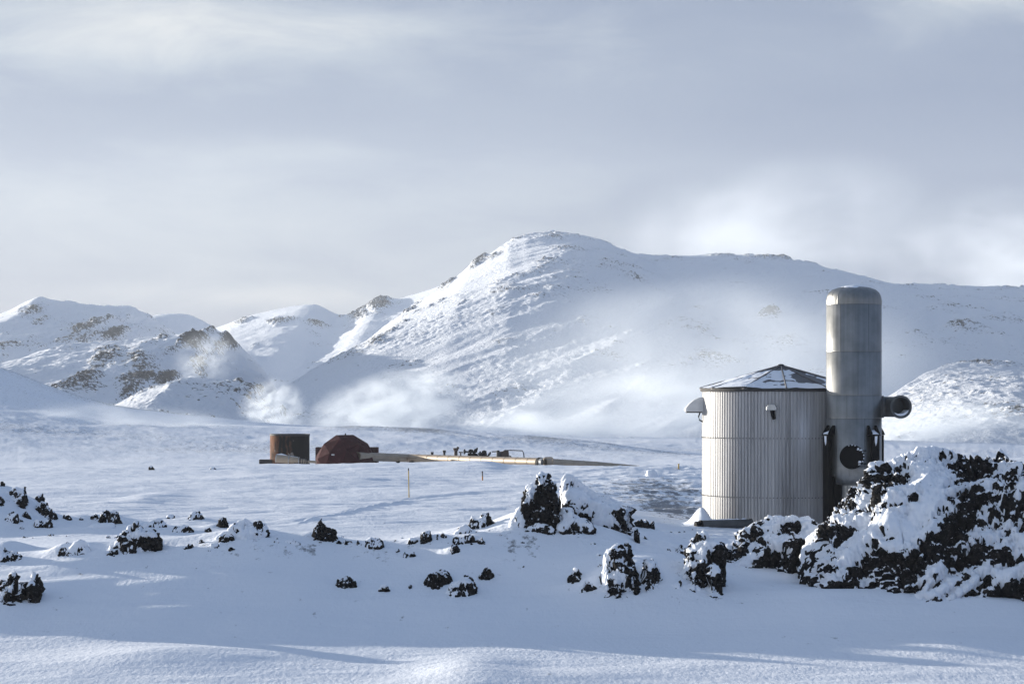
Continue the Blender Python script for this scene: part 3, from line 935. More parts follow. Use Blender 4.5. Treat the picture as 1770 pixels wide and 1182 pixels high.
def make_patch(spec, seed):
    """a rock set into the drifted bank: a craggy hump lying on the slope"""
    outl, yb, rng, depth, snow, label = spec
    xs = [p[0] for p in outl]; x0, x1 = min(xs), max(xs); yt = min(p[1] for p in outl)
    mid = 0.5 * (x0 + x1)
    Yb = find_Y(mid, yb - 0.12 * (yb - yt), *rng); Yt = find_Y(mid, yt + 0.25 * (yb - yt), Yb + 0.05, rng[1] + 4)
    Yt = min(Yt, Yb + 2.2)
    Ym = 0.5 * (Yb + Yt); L = max(0.5 * (Yt - Yb), 0.15); w = (x1 - x0) / F * Ym
    Xm = (mid - CX) / F * Ym
    prot = 0.34 * min(w, 0.9) + 0.06
    nth = int(np.clip(w * 62 * 3.0 / 1.6, 36, 170)); nph = int(np.clip(w * 62 / 2.2, 16, 60))
    th = np.linspace(0, 2 * math.pi, nth); ph = np.linspace(0.0, 1.0, nph)
    TH, PH = np.meshgrid(th, ph, indexing='ij')
    rad = 1 + 0.28 * perlin(np.cos(TH) * 1.3 + seed * 5.1, np.sin(TH) * 1.3, seed * 2.2) + 0.22 * perlin(np.cos(TH) * 3 + seed, np.sin(TH) * 3, seed * 1.2)
    q = (1 - PH) * 1.12
    Xp = Xm + 0.5 * w * rad * q * np.cos(TH) + 0.12 * w * np.sin(TH) * q
    Yp = Ym + L * rad * q * np.sin(TH)
    Hh = prot * (1.0 - np.minimum(q, 1.12) ** 2.2) * (1 + 0.5 * perlin(Xp * 2.4 / max(w, .3), Yp * 1.6 / max(w, .3), seed * 3.3))
    Zp = ground_z(Xp, Yp, False) + Hh
    P = np.stack([Xp, Yp, Zp], -1)
    PR, PS, vis = dress_rock(P, np.clip(Hh / prot, 0.1, 1) ** 0.5, w, min(w, 0.8), snow, seed, amp=0.8)
    org = np.array([Xm, Ym, float(ground_z(Xm, Ym, False))])
    o = mesh_np('lava_rock', PR - org, grid_faces(nth, nph)[:, ::-1], m_lava); o.location = org
    tag(o, label, 'rock', LAVA)
    fq = grid_faces(nth, nph, vis)
    if len(fq) > 3:
        V, fq = compact(PS - org, fq)
        mesh_np('snow_cap', V, fq[:, ::-1], m_rime, o)['kind'] = 'stuff'
    return o


def is_bank(spec):
    wpx = max(p[0] for p in spec[0]) - min(p[0] for p in spec[0])
    return spec[2][0] in (58, 60, 62) and spec[2][1] <= 71 and wpx < 75


def make_rock(spec, seed, res=1.5, name='lava_rock', **kw):
    Yf, Yc, D, wpx, hpx, mid = rock_frame(spec)
    kw.setdefault('lean', 0.22)
    if spec[2][0] in (58, 60, 62) and spec[2][1] <= 71 and wpx < 75:
        kw['prof'] = 0.8; kw['lean'] = 0.30; kw['sink'] = 0.1; kw['amp'] = 0.75
    if hpx > 0.85 * wpx:
        kw.setdefault('prof', 1.0)
    PR, PS, vis, nu, nv = rock_surfaces(spec[0], spec[1], Yc, D, spec[4], seed, res, **kw)
    xm = (mid - CX) / F * Yf
    lift = float(ground_z(xm, Yf)) - (EYE + (HOR - spec[1]) / F * Yf)
    if name != 'lava_outcrop':
        PR[..., 2] += lift; PS[..., 2] += lift
    org = np.array([(mid - CX) / F * Yc, Yc, float(ground_z((mid - CX) / F * Yc, Yc, False))])
    o = mesh_np(name, PR - org, grid_faces(nu, nv), m_lava)
    o.location = org
    tag(o, spec[5], 'rock', LAVA)
    fq = grid_faces(nu, nv, vis)
    if len(fq) > 3:
        V, fq = compact(PS - org, fq)
        mesh_np('snow_cap', V, fq, m_rime, o)['kind'] = 'stuff'
    return o


def build_ground():
    a_in = np.linspace(-0.245, 0.245, 760)
    a_out = 0.245 + 0.012 * (1.32 ** np.arange(1, 20) - 1) / 0.32
    ta = np.concatenate([-a_out[::-1], a_in, a_out])
    Ys = np.concatenate([np.linspace(4, 46, 40)[:-1], np.linspace(46, 62, 130)[:-1], np.linspace(62, 76, 210)[:-1], np.linspace(76, 112, 190)[:-1],
                         np.linspace(112, 176, 110)[:-1], np.linspace(176, 450, 130)[:-1], np.linspace(450, 640, 24)])
    Yg, Tg = np.meshgrid(Ys, ta, indexing='ij')
    Xg = Tg * Yg
    Zg = ground_z(Xg, Yg)
    # trail of footprints across the plain
    tp = np.array([(px, py) for px, py in TRAIL[1:]], float)
    tw = []
    for px, py in tp:
        Y = find_Y(px, py, 84, 160); tw.append(((px - CX) / F * Y, Y))
    tw = np.array(tw)
    xs = Xg; yl = np.interp(xs, tw[:, 0], tw[:, 1])
    on = sstep(tw[0, 0], tw[0, 0] + 3, xs) * (1 - sstep(tw[-1, 0] - 4, tw[-1, 0], xs))
    d = Yg - yl
    Zg = Zg + on * (-0.16 * np.exp(-(d / 0.55) ** 2) + 0.12 * np.exp(-((d + 1.2) / 0.7) ** 2)) * (0.8 + 0.5 * perlin(xs * 1.2, 0.5, 0.5))
    # bare gravelly patch between the pipe end and the tank, thin snow on the rim slopes
    def blob(px, py, rx, ry, lo, hi):
        Y = find_Y(px, py, lo, hi); X = (px - CX) / F * Y
        return np.exp(-(((Xg - X) / rx) ** 2 + ((Yg - Y) / ry) ** 2))
    grit = 1.0 * blob(1165, 885, 1.6, 7, 92, 126) + 0.75 * blob(1150, 840, 2.8, 14, 110, 160) + 0.35 * blob(1060, 850, 3, 15, 105, 160)
    grit += 0.5 * blob(520, 945, 0.7, 1.0, 64, 76) + 0.55 * blob(900, 935, 0.7, 1.2, 64, 76) + 0.4 * blob(420, 942, 1.2, 1.0, 64, 76) + 0.35 * blob(660, 945, 1.4, 1.4, 64, 76)
    far = sstep(200, 260, Yg)
    grit += far * (0.28 + 0.3 * np.clip(perlin(Xg * 0.03, Yg * 0.03, 3.3) * 2, 0, 1))
    # stony rim along the crest of the far hill
    rim = np.exp(-((Yg - 336) / 14) ** 2) * sstep(-40, -34, Xg)
    grit += 0.55 * rim * np.clip(0.6 + 1.6 * perlin(Xg * 0.12, 1.1, 2.2), 0, 1.2)
    rim2 = np.exp(-((Yg - 428) / 14) ** 2) * (1 - sstep(-62, -55, Xg))
    grit += 0.5 * rim2
    V = np.stack([Xg, Yg, Zg], -1)
    o = mesh_np('snow_ground', V, grid_faces(len(Ys), len(ta))[:, ::-1], m_snow, attrs={'grit': np.clip(grit, 0, 1.2)})
    tag(o, 'wind packed snow ground with drifts, sastrugi and a crest', kind='structure')


build_ground()
# the wide plain under everything, out to the mountains
n = 96
rr = [0, 20, 80, 300, 900, 2000, 3300]
mb = MB()
mb.lathe([(r, -8.0) for r in rr[1:]], 96)
mb.add([(20 * math.cos(2 * math.pi * k / 96), 20 * math.sin(2 * math.pi * k / 96), -8.0) for k in range(96)], [tuple(range(96))])
tag(mb.build('snow_plain', m_snow), 'wide snow plain reaching the foot of the mountains', kind='structure')

for i, sp in enumerate(ROCKS):
    if is_bank(sp):
        make_patch(sp, i + 1)
    else:
        make_rock(sp, i + 1)
make_rock(OUTCROP, 5.3, 1.45, 'lava_outcrop', aniso=True, lean=0.12, amp=0.95, prof=1.5)

MARKS = [(27, 855, 'the crown of the left knoll'), (75, 890, 'the right flank of the left knoll'), (190, 893, 'the twin topped rock'), (135, 945, 'the split snowy rock'), (232, 930, 'the large left crest rock'),
         (345, 892, 'the blocky boulder on the plain'), (383, 902, 'the tooth shaped rock'), (430, 915, 'the arching crest rock'), (505, 937, 'the flat speckled crest rock'), (560, 918, 'the black pinnacle rock'),
         (648, 938, 'the pale fronted boulder'), (738, 926, 'the upright crest block'), (810, 930, 'the long dark ledge'), (835, 900, 'the small craggy peak'), (935, 870, 'the tower rock'), (995, 902, 'the brown tinted rock'),
         (1040, 870, 'the broad snowy slab'), (1113, 903, 'the dark rock on open snow'), (1090, 985, 'the big domed boulder'), (993, 998, 'the two lobed rock'), (1215, 965, 'the dark headed rock')]
rng_s = random.Random(11)
used = set()
for i in range(66):
    while True:
        if i < 38:
            px = rng_s.uniform(330, 900); cy_ = float(np.interp(px, [330, 460, 560, 680, 800, 900], [938, 926, 938, 938, 925, 920])) + rng_s.gauss(5, 7)
            gr = 'loose stones along the drift crest'
        elif i < 50:
            px = rng_s.uniform(0, 330); cy_ = rng_s.uniform(898, 960)
            gr = 'loose stones in the left basin'
        else:
            px = rng_s.uniform(870, 1240); cy_ = rng_s.uniform(912, 1012)
            gr = 'loose stones around the central rocks'
        wd = rng_s.uniform(4, 11) * (1.3 if rng_s.random() < .2 else 1); rt_ = rng_s.uniform(.26, .58); ht = wd * rt_
        k1, k2 = sorted((rng_s.uniform(.15, .5), rng_s.uniform(.5, .85)))
        outl = [(px, cy_), (px + wd * k1, cy_ - ht), (px + wd * k2, cy_ - ht * rng_s.uniform(.55, 1)), (px + wd, cy_)]
        mk = min(MARKS, key=lambda m: math.hypot(m[0] - px, 1.6 * (m[1] - cy_)))
        dx, dy = px - mk[0], cy_ - mk[1]
        rel = ('well ' if abs(dx) > 45 else 'just ') + ('right of ' if dx > 0 else 'left of ') if abs(dx) > 1.3 * abs(dy) else ('on the snow below ' if dy > 0 else 'on the snow behind ')
        lab = ('tiny ' if wd < 6 else 'small ' if wd < 9.5 else 'larger ') + ('flat ' if rt_ < .38 else 'low ' if rt_ < .48 else 'stubby ') + 'black stone ' + rel + mk[2]
        if lab not in used:
            used.add(lab)
            break
    o = make_rock((outl, cy_, (63, 96), .9, rng_s.uniform(.05, .40), lab), 200 + i, 1.2, 'lava_stone')
    o['group'] = gr

# ---------------------------------------------------------------- mountains
def hill(name, label, ridge, Yr, Yb, zb, nx, ny, prof, relief, patches, base_rock=0.12, ridge_sig=4, rag=0.0, x0=None, x1=None, mat=None, rock_extra=0.16):
    xs = sorted(p[0] for p in ridge)
    pxs = np.linspace(xs[0] if x0 is None else x0, xs[-1] if x1 is None else x1, nx)
    yr = smooth_poly(ridge, pxs, ridge_sig)
    Yrr = np.interp(pxs, [p[0] for p in Yr], [p[1] for p in Yr]) if isinstance(Yr, list) else np.full(nx, float(Yr))
    X = (pxs - CX) / F * Yrr
    zr = EYE + (HOR - yr) / F * Yrr
    t = np.concatenate([np.linspace(0, 1, ny), 1 + np.linspace(0, 0.5, 14)[1:]])
    tf = np.minimum(t, 1)
    Yv = Yb + (Yrr[:, None] - Yb) * t[None]
    Xv = X[:, None] + 0 * Yv
    pf = prof(tf)
    Zv = zb + np.maximum(zr - zb, 0.0)[:, None] * pf[None]
    Zv = Zv - np.maximum(t - 1, 0)[None] * (Yrr - Yb)[:, None] * 0.35
    px = CX + F * Xv / Yv; py = HOR - (Zv - EYE) / Yv * F
    att = np.full(Zv.shape, base_rock)
    for (cx_, cy_, rx, ry, ang, st) in patches:
        ca, sa = math.cos(R(ang)), math.sin(R(ang))
        dx, dy = px - cx_, -(py - cy_)
        u = (dx * ca + dy * sa) / rx; v = (-dx * sa + dy * ca) / ry
        att = np.maximum(att, st * np.exp(-np.minimum((u * u + v * v), 20)))
    n3 = fbm(Xv * 0.035, Yv * 0.02, Zv * 0.06, 4, 0.6)
    att = att + 0.35 * n3
    dz = relief(Xv, Yv, Zv, px, py)
    dz = dz - dz.mean()
    att = att + rock_extra * sstep(0.2, 1.4, dz / (np.abs(dz).mean() + 1e-6))
    edge = 1 - np.exp(-((t - 1) / 0.03) ** 2) * (1 - rag)      # keep the skyline near its drawn line
    Zv = Zv + dz * edge[None] * sstep(0, 0.06, t)[None]
    cr = sstep(0.35, 0.8, att)
    crag = ridged(Xv * 0.16, Yv * 0.08, Zv * 0.2, 4, 0.65)
    Zv = Zv + cr * 1.5 * (Yrr / 1500.0)[:, None] * crag * (0.35 + 0.65 * edge[None])
    V = np.stack([Xv, Yv, Zv], -1)
    o = mesh_np(name, V, grid_faces(nx, len(t)), mat or m_mtn, attrs={'rock': att})
    tag(o, label, kind='structure')
    return o


def diag(X, Z, ang):
    c, s = math.cos(R(ang)), math.sin(R(ang))
    return X * c + Z * s, -X * s + Z * c


def rel_main(X, Y, Z, px, py):
    u, v = diag(X, Z, 24)
    d = 2.4 * fbm(u * 0.004, v * 0.022, Y * 0.003, 4, 0.42)
    strata = ridged(u * 0.006 + 3, v * 0.075, Y * 0.004, 3, 0.55)
    d = d + 0.75 * strata
    tex = sstep(-0.25, 0.3, fbm(u * 0.006, v * 0.03, 7.7, 3)) * (1 - 0.6 * sstep(1050, 1300, px))
    d = d + tex * 0.34 * ridged(u * 0.22, Y * 0.12, v * 0.50, 3, 0.65)
    return d + 0.12 * fbm(X * 0.2, Y * 0.1, Z * 0.2, 2)


def rel_left(X, Y, Z, px, py):
    u, v = diag(X, Z, 20)
    return 5.0 * fbm(u * 0.006, v * 0.028, Y * 0.003, 4, 0.55) + 1.5 * ridged(u * 0.012, v * 0.06, Y * 0.006, 4, 0.55) + 0.45 * ridged(u * 0.08, v * 0.22, Y * 0.05, 4, 0.6)


def rel_soft(X, Y, Z, px, py):
    return 3.0 * fbm(X * 0.008, Y * 0.006, Z * 0.01, 4, 0.5) + 0.4 * ridged(X * 0.05, Y * 0.03, Z * 0.05, 3)


def rel_small(X, Y, Z, px, py):
    return 1.0 * fbm(X * 0.03, Y * 0.02, Z * 0.03, 4, 0.55) + 0.28 * ridged(X * 0.16, Y * 0.08, Z * 0.2, 4, 0.6)


hill('mountain', 'broad snowy mountain with a rounded summit rising behind the dome',
     [(380, 780), (440, 724), (472, 694), (505, 676), (545, 648), (590, 616), (640, 585), (690, 548), (725, 522), (755, 503), (790, 478), (815, 458), (845, 440), (880, 417), (905, 408), (930, 404), (955, 402.5), (985, 404), (1020, 411),
      (1055, 424), (1095, 440), (1150, 444), (1230, 440), (1300, 443), (1360, 452), (1420, 468), (1480, 485), (1550, 491), (1650, 494), (1770, 500), (1900, 520), (2200, 600)],
     [(380, 1000), (640, 1250), (900, 1700), (1200, 1900), (2200, 1900)], 690, -9, 900, 330, lambda t: 0.62 * t + 0.38 * np.sin(t * math.pi / 2) ** 1.3,
     rel_main,
     [(828, 452, 24, 6, 35, 0.74), (770, 495, 34, 4, 35, 0.58), (715, 530, 34, 5, 35, 0.62), (690, 562, 66, 12, 32, 0.52), (655, 590, 40, 6, 32, 0.4), (800, 525, 16, 3, 30, 0.45), (885, 600, 8, 4, 0, 0.55),
      (1040, 463, 14, 4, 25, 0.42), (1330, 542, 26, 15, 10, 0.62), (1215, 578, 26, 5, 20, 0.42), (1670, 562, 50, 10, 5, 0.50), (1560, 610, 20, 8, 10, 0.40), (670, 684, 10, 5, 10, 0.5), (955, 401, 9, 3, 0, 0.45),
      (560, 668, 60, 8, 32, 0.40), (1480, 600, 40, 10, 10, 0.36)],
     base_rock=0.20, rag=0.12)
hill('mountain', 'far snowy ridge with a dark crag between the left peak and the big mountain',
     [(300, 600), (340, 580), (372, 567), (400, 556), (434, 543), (470, 535), (500, 529), (525, 526), (546, 526), (562, 533), (576, 541), (590, 546), (612, 541), (635, 528), (648, 518), (660, 514), (690, 516), (720, 508), (760, 495), (900, 470)],
     2100, 1350, -5, 420, 220, lambda t: t ** 1.15, rel_soft,
     [(655, 526, 30, 16, 20, 1.0), (622, 545, 32, 10, 20, 0.9), (690, 520, 14, 6, 20, 0.55), (420, 552, 22, 5, 18, 0.62), (480, 556, 34, 8, 8, 0.66), (545, 562, 30, 6, -5, 0.55), (590, 548, 12, 4, 30, 0.55), (440, 595, 24, 14, 40, 0.5)],
     base_rock=0.10, rag=0.5)
hill('mountain', 'rugged snow streaked peak at the far left skyline',
     [(-500, 600), (-250, 560), (-100, 545), (0, 535), (20, 528), (45, 516), (62, 509), (70, 507), (82, 511), (110, 515), (140, 519), (168, 523), (190, 526), (222, 527), (236, 534), (250, 544), (263, 550), (285, 566), (320, 600), (380, 660)],
     1500, 950, -6, 620, 260, lambda t: 0.6 * t + 0.4 * t ** 2, rel_left,
     [(50, 530, 60, 14, 22, 0.64), (70, 548, 34, 8, 25, 0.6), (232, 532, 20, 4, -20, 0.72), (160, 565, 80, 12, 25, 0.62), (200, 585, 28, 9, 10, 0.84), (60, 590, 90, 8, 20, 0.48), (20, 600, 60, 6, 20, 0.46)],
     base_rock=0.26, rag=0.6)
hill('hill', 'smooth white dome of snow between the left peak and the far ridge',
     [(180, 640), (225, 585), (263, 552), (285, 547), (319, 545), (335, 547), (352, 555), (371, 566), (400, 590), (440, 640)],
     1700, 1250, -5, 260, 140, lambda t: np.sin(t * math.pi / 2), rel_soft, [(355, 557, 14, 3, -30, 0.4)], base_rock=0.05)
hill('hill', 'stony snow slope with dark broken lava below the left peak',
     [(-400, 760), (-100, 690), (0, 655), (35, 640), (80, 622), (130, 608), (200, 601), (245, 595), (285, 592), (320, 586), (350, 582), (380, 581), (398, 587), (418, 600), (440, 620), (460, 644), (480, 680), (510, 740)],
     [(-400, 900), (380, 1150), (510, 1150)], 690, -6, 560, 260, lambda t: 0.35 * t + 0.65 * np.sin(t * math.pi / 2) ** 0.9, rel_left,
     [(150, 650, 75, 20, 35, 0.80), (240, 655, 54, 40, 50, 0.70), (120, 672, 74, 15, 5, 0.68), (215, 690, 48, 18, 30, 0.72), (290, 665, 44, 14, 30, 0.74), (330, 600, 66, 9, 28, 0.74), (368, 582, 16, 4, 15, 0.62), (398, 596, 34, 14, 30, 0.80),
      (345, 640, 20, 22, 60, 0.62), (350, 600, 30, 10, 30, 0.55), (280, 592, 14, 5, 10, 0.6)],
     base_rock=0.10, rag=0.2)
hill('hill', 'rounded hillock with a rocky right end before the mountain foot',
     [(150, 770), (190, 728), (217, 706), (250, 690), (285, 672), (316, 659), (345, 650), (356, 651), (372, 659), (395, 661), (413, 661), (435, 666), (452, 669), (462, 680), (470, 691), (488, 699), (498, 706), (504, 718), (507, 736), (520, 790)],
     660, 520, -6, 340, 150, lambda t: np.sin(t * math.pi / 2) ** 0.9, rel_small,
     [(350, 652, 14, 6, 0, 0.6), (415, 662, 12, 5, 0, 0.7), (452, 674, 10, 7, -30, 0.75), (490, 712, 12, 12, -60, 0.75), (470, 728, 18, 6, 0, 0.5), (330, 690, 60, 20, 20, 0.36)],
     base_rock=0.24, rag=0.8, ridge_sig=2)
hill('hill', 'wind textured snow hill behind the steam separator',
     [(1380, 830), (1440, 780), (1490, 726), (1530, 690), (1565, 664), (1600, 642), (1640, 630), (1690, 624), (1730, 627), (1770, 636), (1850, 660), (2000, 720), (2200, 800)],
     [(1380, 570), (1530, 660), (1700, 820), (2200, 950)], 480, -7, 420, 220, lambda t: 0.5 * t + 0.5 * np.sin(t * math.pi / 2), rel_small,
     [(1660, 640, 60, 12, 10, 0.40), (1580, 700, 40, 20, 40, 0.38), (1720, 660, 30, 8, 0, 0.36)], base_rock=0.22, rag=0.5)

#REST
# ---------------------------------------------------------------- corrugated steel tank
def put(o, x=0, y=0, z=0):
    o.location = (x, y, z)
    return o


def sector_panel(R0, z0, z1, nrib, ang, depth, lip=0.012):
    """one sheet of box-ribbed cladding, centred on angle 0"""
    prof = []
    for k in range(nrib):
        for f, d in ((0.00, 0), (0.52, 0), (0.60, -depth), (0.92, -depth)):
            prof.append(((k + f) / nrib, d))
    prof.append((1.0, 0))
    g = 0.0012
    mb = MB()
    vs = []
    for zz, lp in ((z0, lip), (z1, 0.0)):
        for f, d in prof:
            a = -ang / 2 + g + (ang - 2 * g) * f
            r = R0 + d + lp
            vs.append((r * math.cos(a), r * math.sin(a), zz))
    m = len(prof)
    mb.add(vs, [(i, i + 1, m + i + 1, m + i) for i in range(m - 1)])
    return mb


TC = Vector(((1350 - CX) / F * 100, 100.0, -0.75)); TR = 3.4
tank = thing('storage_tank', 'tall corrugated zinc tank with a snow streaked conical roof beside the steel column', 'tank', TC)
z_courses = [0.0, 1.60, 4.08, 6.18]
for c in range(3):
    first = None
    for k in range(12):
        a = R(15 + 30 * k)
        if first is None:
            first = sector_panel(TR, z_courses[c], z_courses[c + 1] + (0.03 if c < 2 else 0), 12, R(30), 0.04).build('wall_panel', m_zinc, tank)
            first.rotation_euler = (0, 0, a)
        else:
            part_copy(first, tank, None, (0, 0, a))
rv = MB()
for zz in (1.635, 4.115):
    for k in range(144):
        a = 2 * math.pi * (k + 0.29) / 144
        rv.box((math.cos(a) * (TR + 0.016), math.sin(a) * (TR + 0.016), zz), (0.03, 0.035, 0.035), a)
tag(rv.build('rivet_rows', m_dkgrey, tank), kind='stuff')
EZ = 6.18
mb = MB(); mb.lathe([(TR - 0.08, EZ - 0.10), (TR + 0.07, EZ - 0.10), (TR + 0.09, EZ), (TR + 0.07, EZ + 0.03), (TR - 0.05, EZ + 0.03)], 72)
mb.build('eaves_ring', m_dkgrey, tank)
APEX = EZ + 1.02
first = None
for k in range(12):
    a = R(30 * k + 12)
    if first is None:
        h = R(15)
        r0, r1 = 0.12, TR + 0.11
        pa = lambda r, s, dz: (r * math.cos(s * h), r * math.sin(s * h), dz)
        zt = APEX - 0.03
        mb = MB()
        mb.add([pa(r0, -1, zt), pa(r0, 1, zt), pa(r1, 1, EZ + 0.035), pa(r1, -1, EZ + 0.035), pa(r0, -1, zt - 0.05), pa(r0, 1, zt - 0.05), pa(r1, 1, EZ + 0.0), pa(r1, -1, EZ + 0.0)],
               [(0, 1, 2, 3), (7, 6, 5, 4), (3, 2, 6, 7), (0, 3, 7, 4), (1, 5, 6, 2), (0, 4, 5, 1)])
        # standing seam along one edge
        mb.tube([pa(r0, 1, zt + 0.02), pa(r1, 1, EZ + 0.055)], 0.035, 6)
        first = mb.build('roof_panel', m_roof, tank)
        first.rotation_euler = (0, 0, a)
    else:
        part_copy(first, tank, None, (0, 0, a))
mb = MB(); mb.lathe([(0.0, 0.10), (0.10, 0.085), (0.19, 0.0), (0.19, -0.06)], 20)
put(mb.build('roof_cap', m_dkgrey, tank, True), 0, 0, APEX - 0.02)


def roof_snow():
    nu, nv = 160, 70
    a = np.linspace(0, 2 * math.pi, nu); r = np.linspace(0.08, TR + 0.10, nv)
    A, Rr = np.meshgrid(a, r, indexing='ij')
    X = Rr * np.cos(A); Y = Rr * np.sin(A)
    ph = np.mod(A - R(12) + R(15), R(30)) - R(15)                  # the roof is a twelve sided pyramid
    face = math.cos(R(15)) / np.cos(ph)
    Z = APEX - 0.03 + (EZ + 0.035 - APEX + 0.03) * np.clip((Rr / face * math.cos(R(15)) - 0.12 * math.cos(R(15))) / ((TR + 0.11 - 0.12) * math.cos(R(15))), -0.1, 1.1)
    n = 1.0 * perlin(X * 0.55 + 1.3, Y * 0.55, 3.1) + 0.30 * fbm(X * 2.0, Y * 2.0, 1.0, 3) + 0.42 * sstep(0.6, -1.6, X) + 0.22 * sstep(1.6, 3.0, Rr) - 0.25 * sstep(1.2, 0.2, Rr)
    th = 0.11 * np.clip(n - 0.24, -0.6, 0.75)
    Pp = np.stack([X, Y, Z + th], -1)
    V, f = compact(Pp, grid_faces(nu, nv, th > 0.0))
    o = mesh_np('roof_snow', V, f, m_rime, tank)
    o['kind'] = 'stuff'


roof_snow()
# hood on the left side of the tank
mb = MB()
mb.prism([(0.05, 0.0), (0.05, 0.62), (-0.15, 0.60), (-0.36, 0.50), (-0.58, 0.32), (-0.72, 0.14), (-0.74, 0.02), (-0.68, 0.0)], -0.34, 0.34)
h = put(mb.build('side_hood', m_white, tank, bevel=0.03), -TR - 0.02, 0.0, 5.22)
mb = MB(); mb.box((-0.35, 0, -0.03), (0.66, 0.6, 0.05))
mb.build('hood_lip', m_dkgrey, h)
mb = MB(); mb.tube([(-0.10, -0.2, -0.05), (-0.16, -0.2, -0.22), (-0.12, -0.2, -0.36), (0.02, -0.2, -0.44)], 0.03, 8)
mb.build('conduit', m_black, h)
# small hood over the outlet on the front
a = math.asin(-30 / 136.0)
hx, hy = math.sin(a) * TR, -math.cos(a) * TR
mb = MB()
mb.prism([(-0.22, 0.0), (-0.22, 0.12), (-0.15, 0.23), (0.0, 0.27), (0.15, 0.23), (0.22, 0.12), (0.22, 0.0)], -0.32, 0.08)
h = put(mb.build('front_hood', m_fit, tank, bevel=0.02), hx, hy, 5.29)
h.rotation_euler = (0, 0, -a * 0 + math.atan2(hy, hx) + math.pi / 2)
mb = MB(); mb.tube([(0.02, -0.12, 0.05), (0.03, -0.14, -0.12), (0.10, -0.20, -0.36)], [0.10, 0.09, 0.08], 12)
mb.build('spout', m_black, h, True)
mb = MB(); mb.lathe([(TR + 0.03, -0.4), (TR + 0.06, 0.10), (TR + 0.02, 0.14)], 64)
mb.build('base_ring', m_dkgrey, tank)

# the loose pipe lying in front of the tank
p0 = W(1212, 907, 95.0); p1 = W(1300, 904.5, 95.7)
lp = thing('steel_pipe', 'short steel pipe lying on the snow against the foot of the corrugated tank', 'pipe', p0)
d = p1 - p0
mb = MB(); mb.tube([(0, 0, 0), d * 0.985], 0.19, 24); mb.build('pipe_body', m_grey, lp, True)
mb = MB(); mb.tube([d * 0.96, d * 0.985], 0.215, 24); mb.build('end_band', m_grey, lp, True)
mb = MB(); mb.tube([-d * 0.115, -d * 0.02], [0.15, 0.15], 20); mb.tube([-d * 0.03, d * 0.01], 0.20, 20); mb.build('end_cap', m_black, lp, True)
mb = MB()
sn = []
for i in range(14):
    t = i / 13
    sn.append(Vector(d) * (0.05 + 0.85 * t) + Vector((0, 0.03, 0.165)))
mb.tube(sn, [0.02 + 0.05 * abs(math.sin(i * 1.7)) for i in range(14)], 8)
tag(mb.build('snow_dusting', m_rime, lp, True), kind='stuff')

# ---------------------------------------------------------------- steam separator column
KY = 95.9; ks = KY / F
KC = Vector(((1476 - CX) * ks, KY, 0.0)); KR = 47.5 * ks


def kz(py):
    return EYE + (HOR - py) * ks


sep = thing('steam_separator', 'tall domed steel column on black legs with a side nozzle beside the corrugated tank', 'steam separator', KC)
# cap of pressed gores
zc, zt = kz(527), kz(495)
capp = [(KR * 1.0, 0), (KR * 0.995, 0.18), (KR * 0.965, 0.36), (KR * 0.90, 0.50), (KR * 0.78, 0.615), (KR * 0.60, 0.69), (KR * 0.38, 0.735), (KR * 0.16, 0.76)]
first = None
for k in range(20):
    w = R(18)
    if first is None:
        mb = MB()
        mb.lathe([(r + 0.0, z) for r, z in capp], 5, -w / 2 + 0.006, w / 2 - 0.006)
        mb.tube([(r * math.cos(w / 2), r * math.sin(w / 2), z) for r, z in capp], 0.010, 5)
        first = mb.build('cap_gore', m_steel, sep, True)
        first.location = (0, 0, zc)
    else:
        part_copy(first, sep, (0, 0, zc), (0, 0, w * k))
mb = MB(); mb.lathe([(0.0, 0.785), (0.12, 0.78), (KR * 0.18, 0.755)], 24); put(mb.build('cap_plate', m_steel, sep, True), 0, 0, zc)
snp = MB()
ang = [2 * math.pi * k / 40 for k in range(40)]
rw = [(0.50 + 0.14 * math.sin(3 * a + 1) + 0.08 * math.sin(7 * a)) for a in ang]
vs = [(0, 0, 0.83)]; fs = []
for j, q in enumerate((0.5, 0.85, 1.0)):
    for a, r in zip(ang, rw):
        rr_ = KR * r * q
        zz = np.interp(rr_, [x[0] for x in capp[::-1]], [x[1] for x in capp[::-1]])
        vs.append((rr_ * math.cos(a), rr_ * math.sin(a), float(zz) + (0.05, 0.035, -0.01)[j]))
for k in range(40):
    fs.append((0, 1 + k, 1 + (k + 1) % 40))
    for j in range(2):
        fs.append((1 + j * 40 + k, 1 + (j + 1) * 40 + k, 1 + (j + 1) * 40 + (k + 1) % 40, 1 + j * 40 + (k + 1) % 40))
snp.add(vs, fs)
tag(put(snp.build('cap_snow', m_rime, sep, True, 80), 0, 0, zc), kind='stuff')
# cladding courses
cz = [kz(808), kz(723), kz(683), kz(608), kz(527)]
for c in range(4):
    for k in range(6):
        w = R(60)
        off = R(14 + 23 * c)
        if k == 0:
            mb = MB()
            hgt = cz[c + 1] - cz[c]
            mb.lathe([(KR + 0.008, 0.0), (KR + 0.010, 0.035), (KR, 0.05), (KR, hgt - 0.012), (KR - 0.012, hgt - 0.004)], 16, -w / 2 + 0.004, w / 2 - 0.004)
            first = mb.build('cladding_sheet', m_steel, sep, True, 60)
            put(first, 0, 0, cz[c]); first.rotation_euler = (0, 0, off)
        else:
            part_copy(first, sep, (0, 0, cz[c]), (0, 0, off + w * k))
mb = MB(); mb.lathe([(KR - 0.02, cz[0]), (KR - 0.02, cz[4])], 48); mb.build('inner_shell', m_dkgrey, sep, True)
zd = kz(838)
mb = MB(); mb.lathe([(KR * 0.985, cz[0] + 0.01), (KR * 0.985, cz[0] - 0.22), (KR * 0.94, cz[0] - 0.42), (KR * 0.84, cz[0] - 0.57), (KR * 0.66, cz[0] - 0.67), (KR * 0.45, cz[0] - 0.715), (0.0, cz[0] - 0.72)], 48)
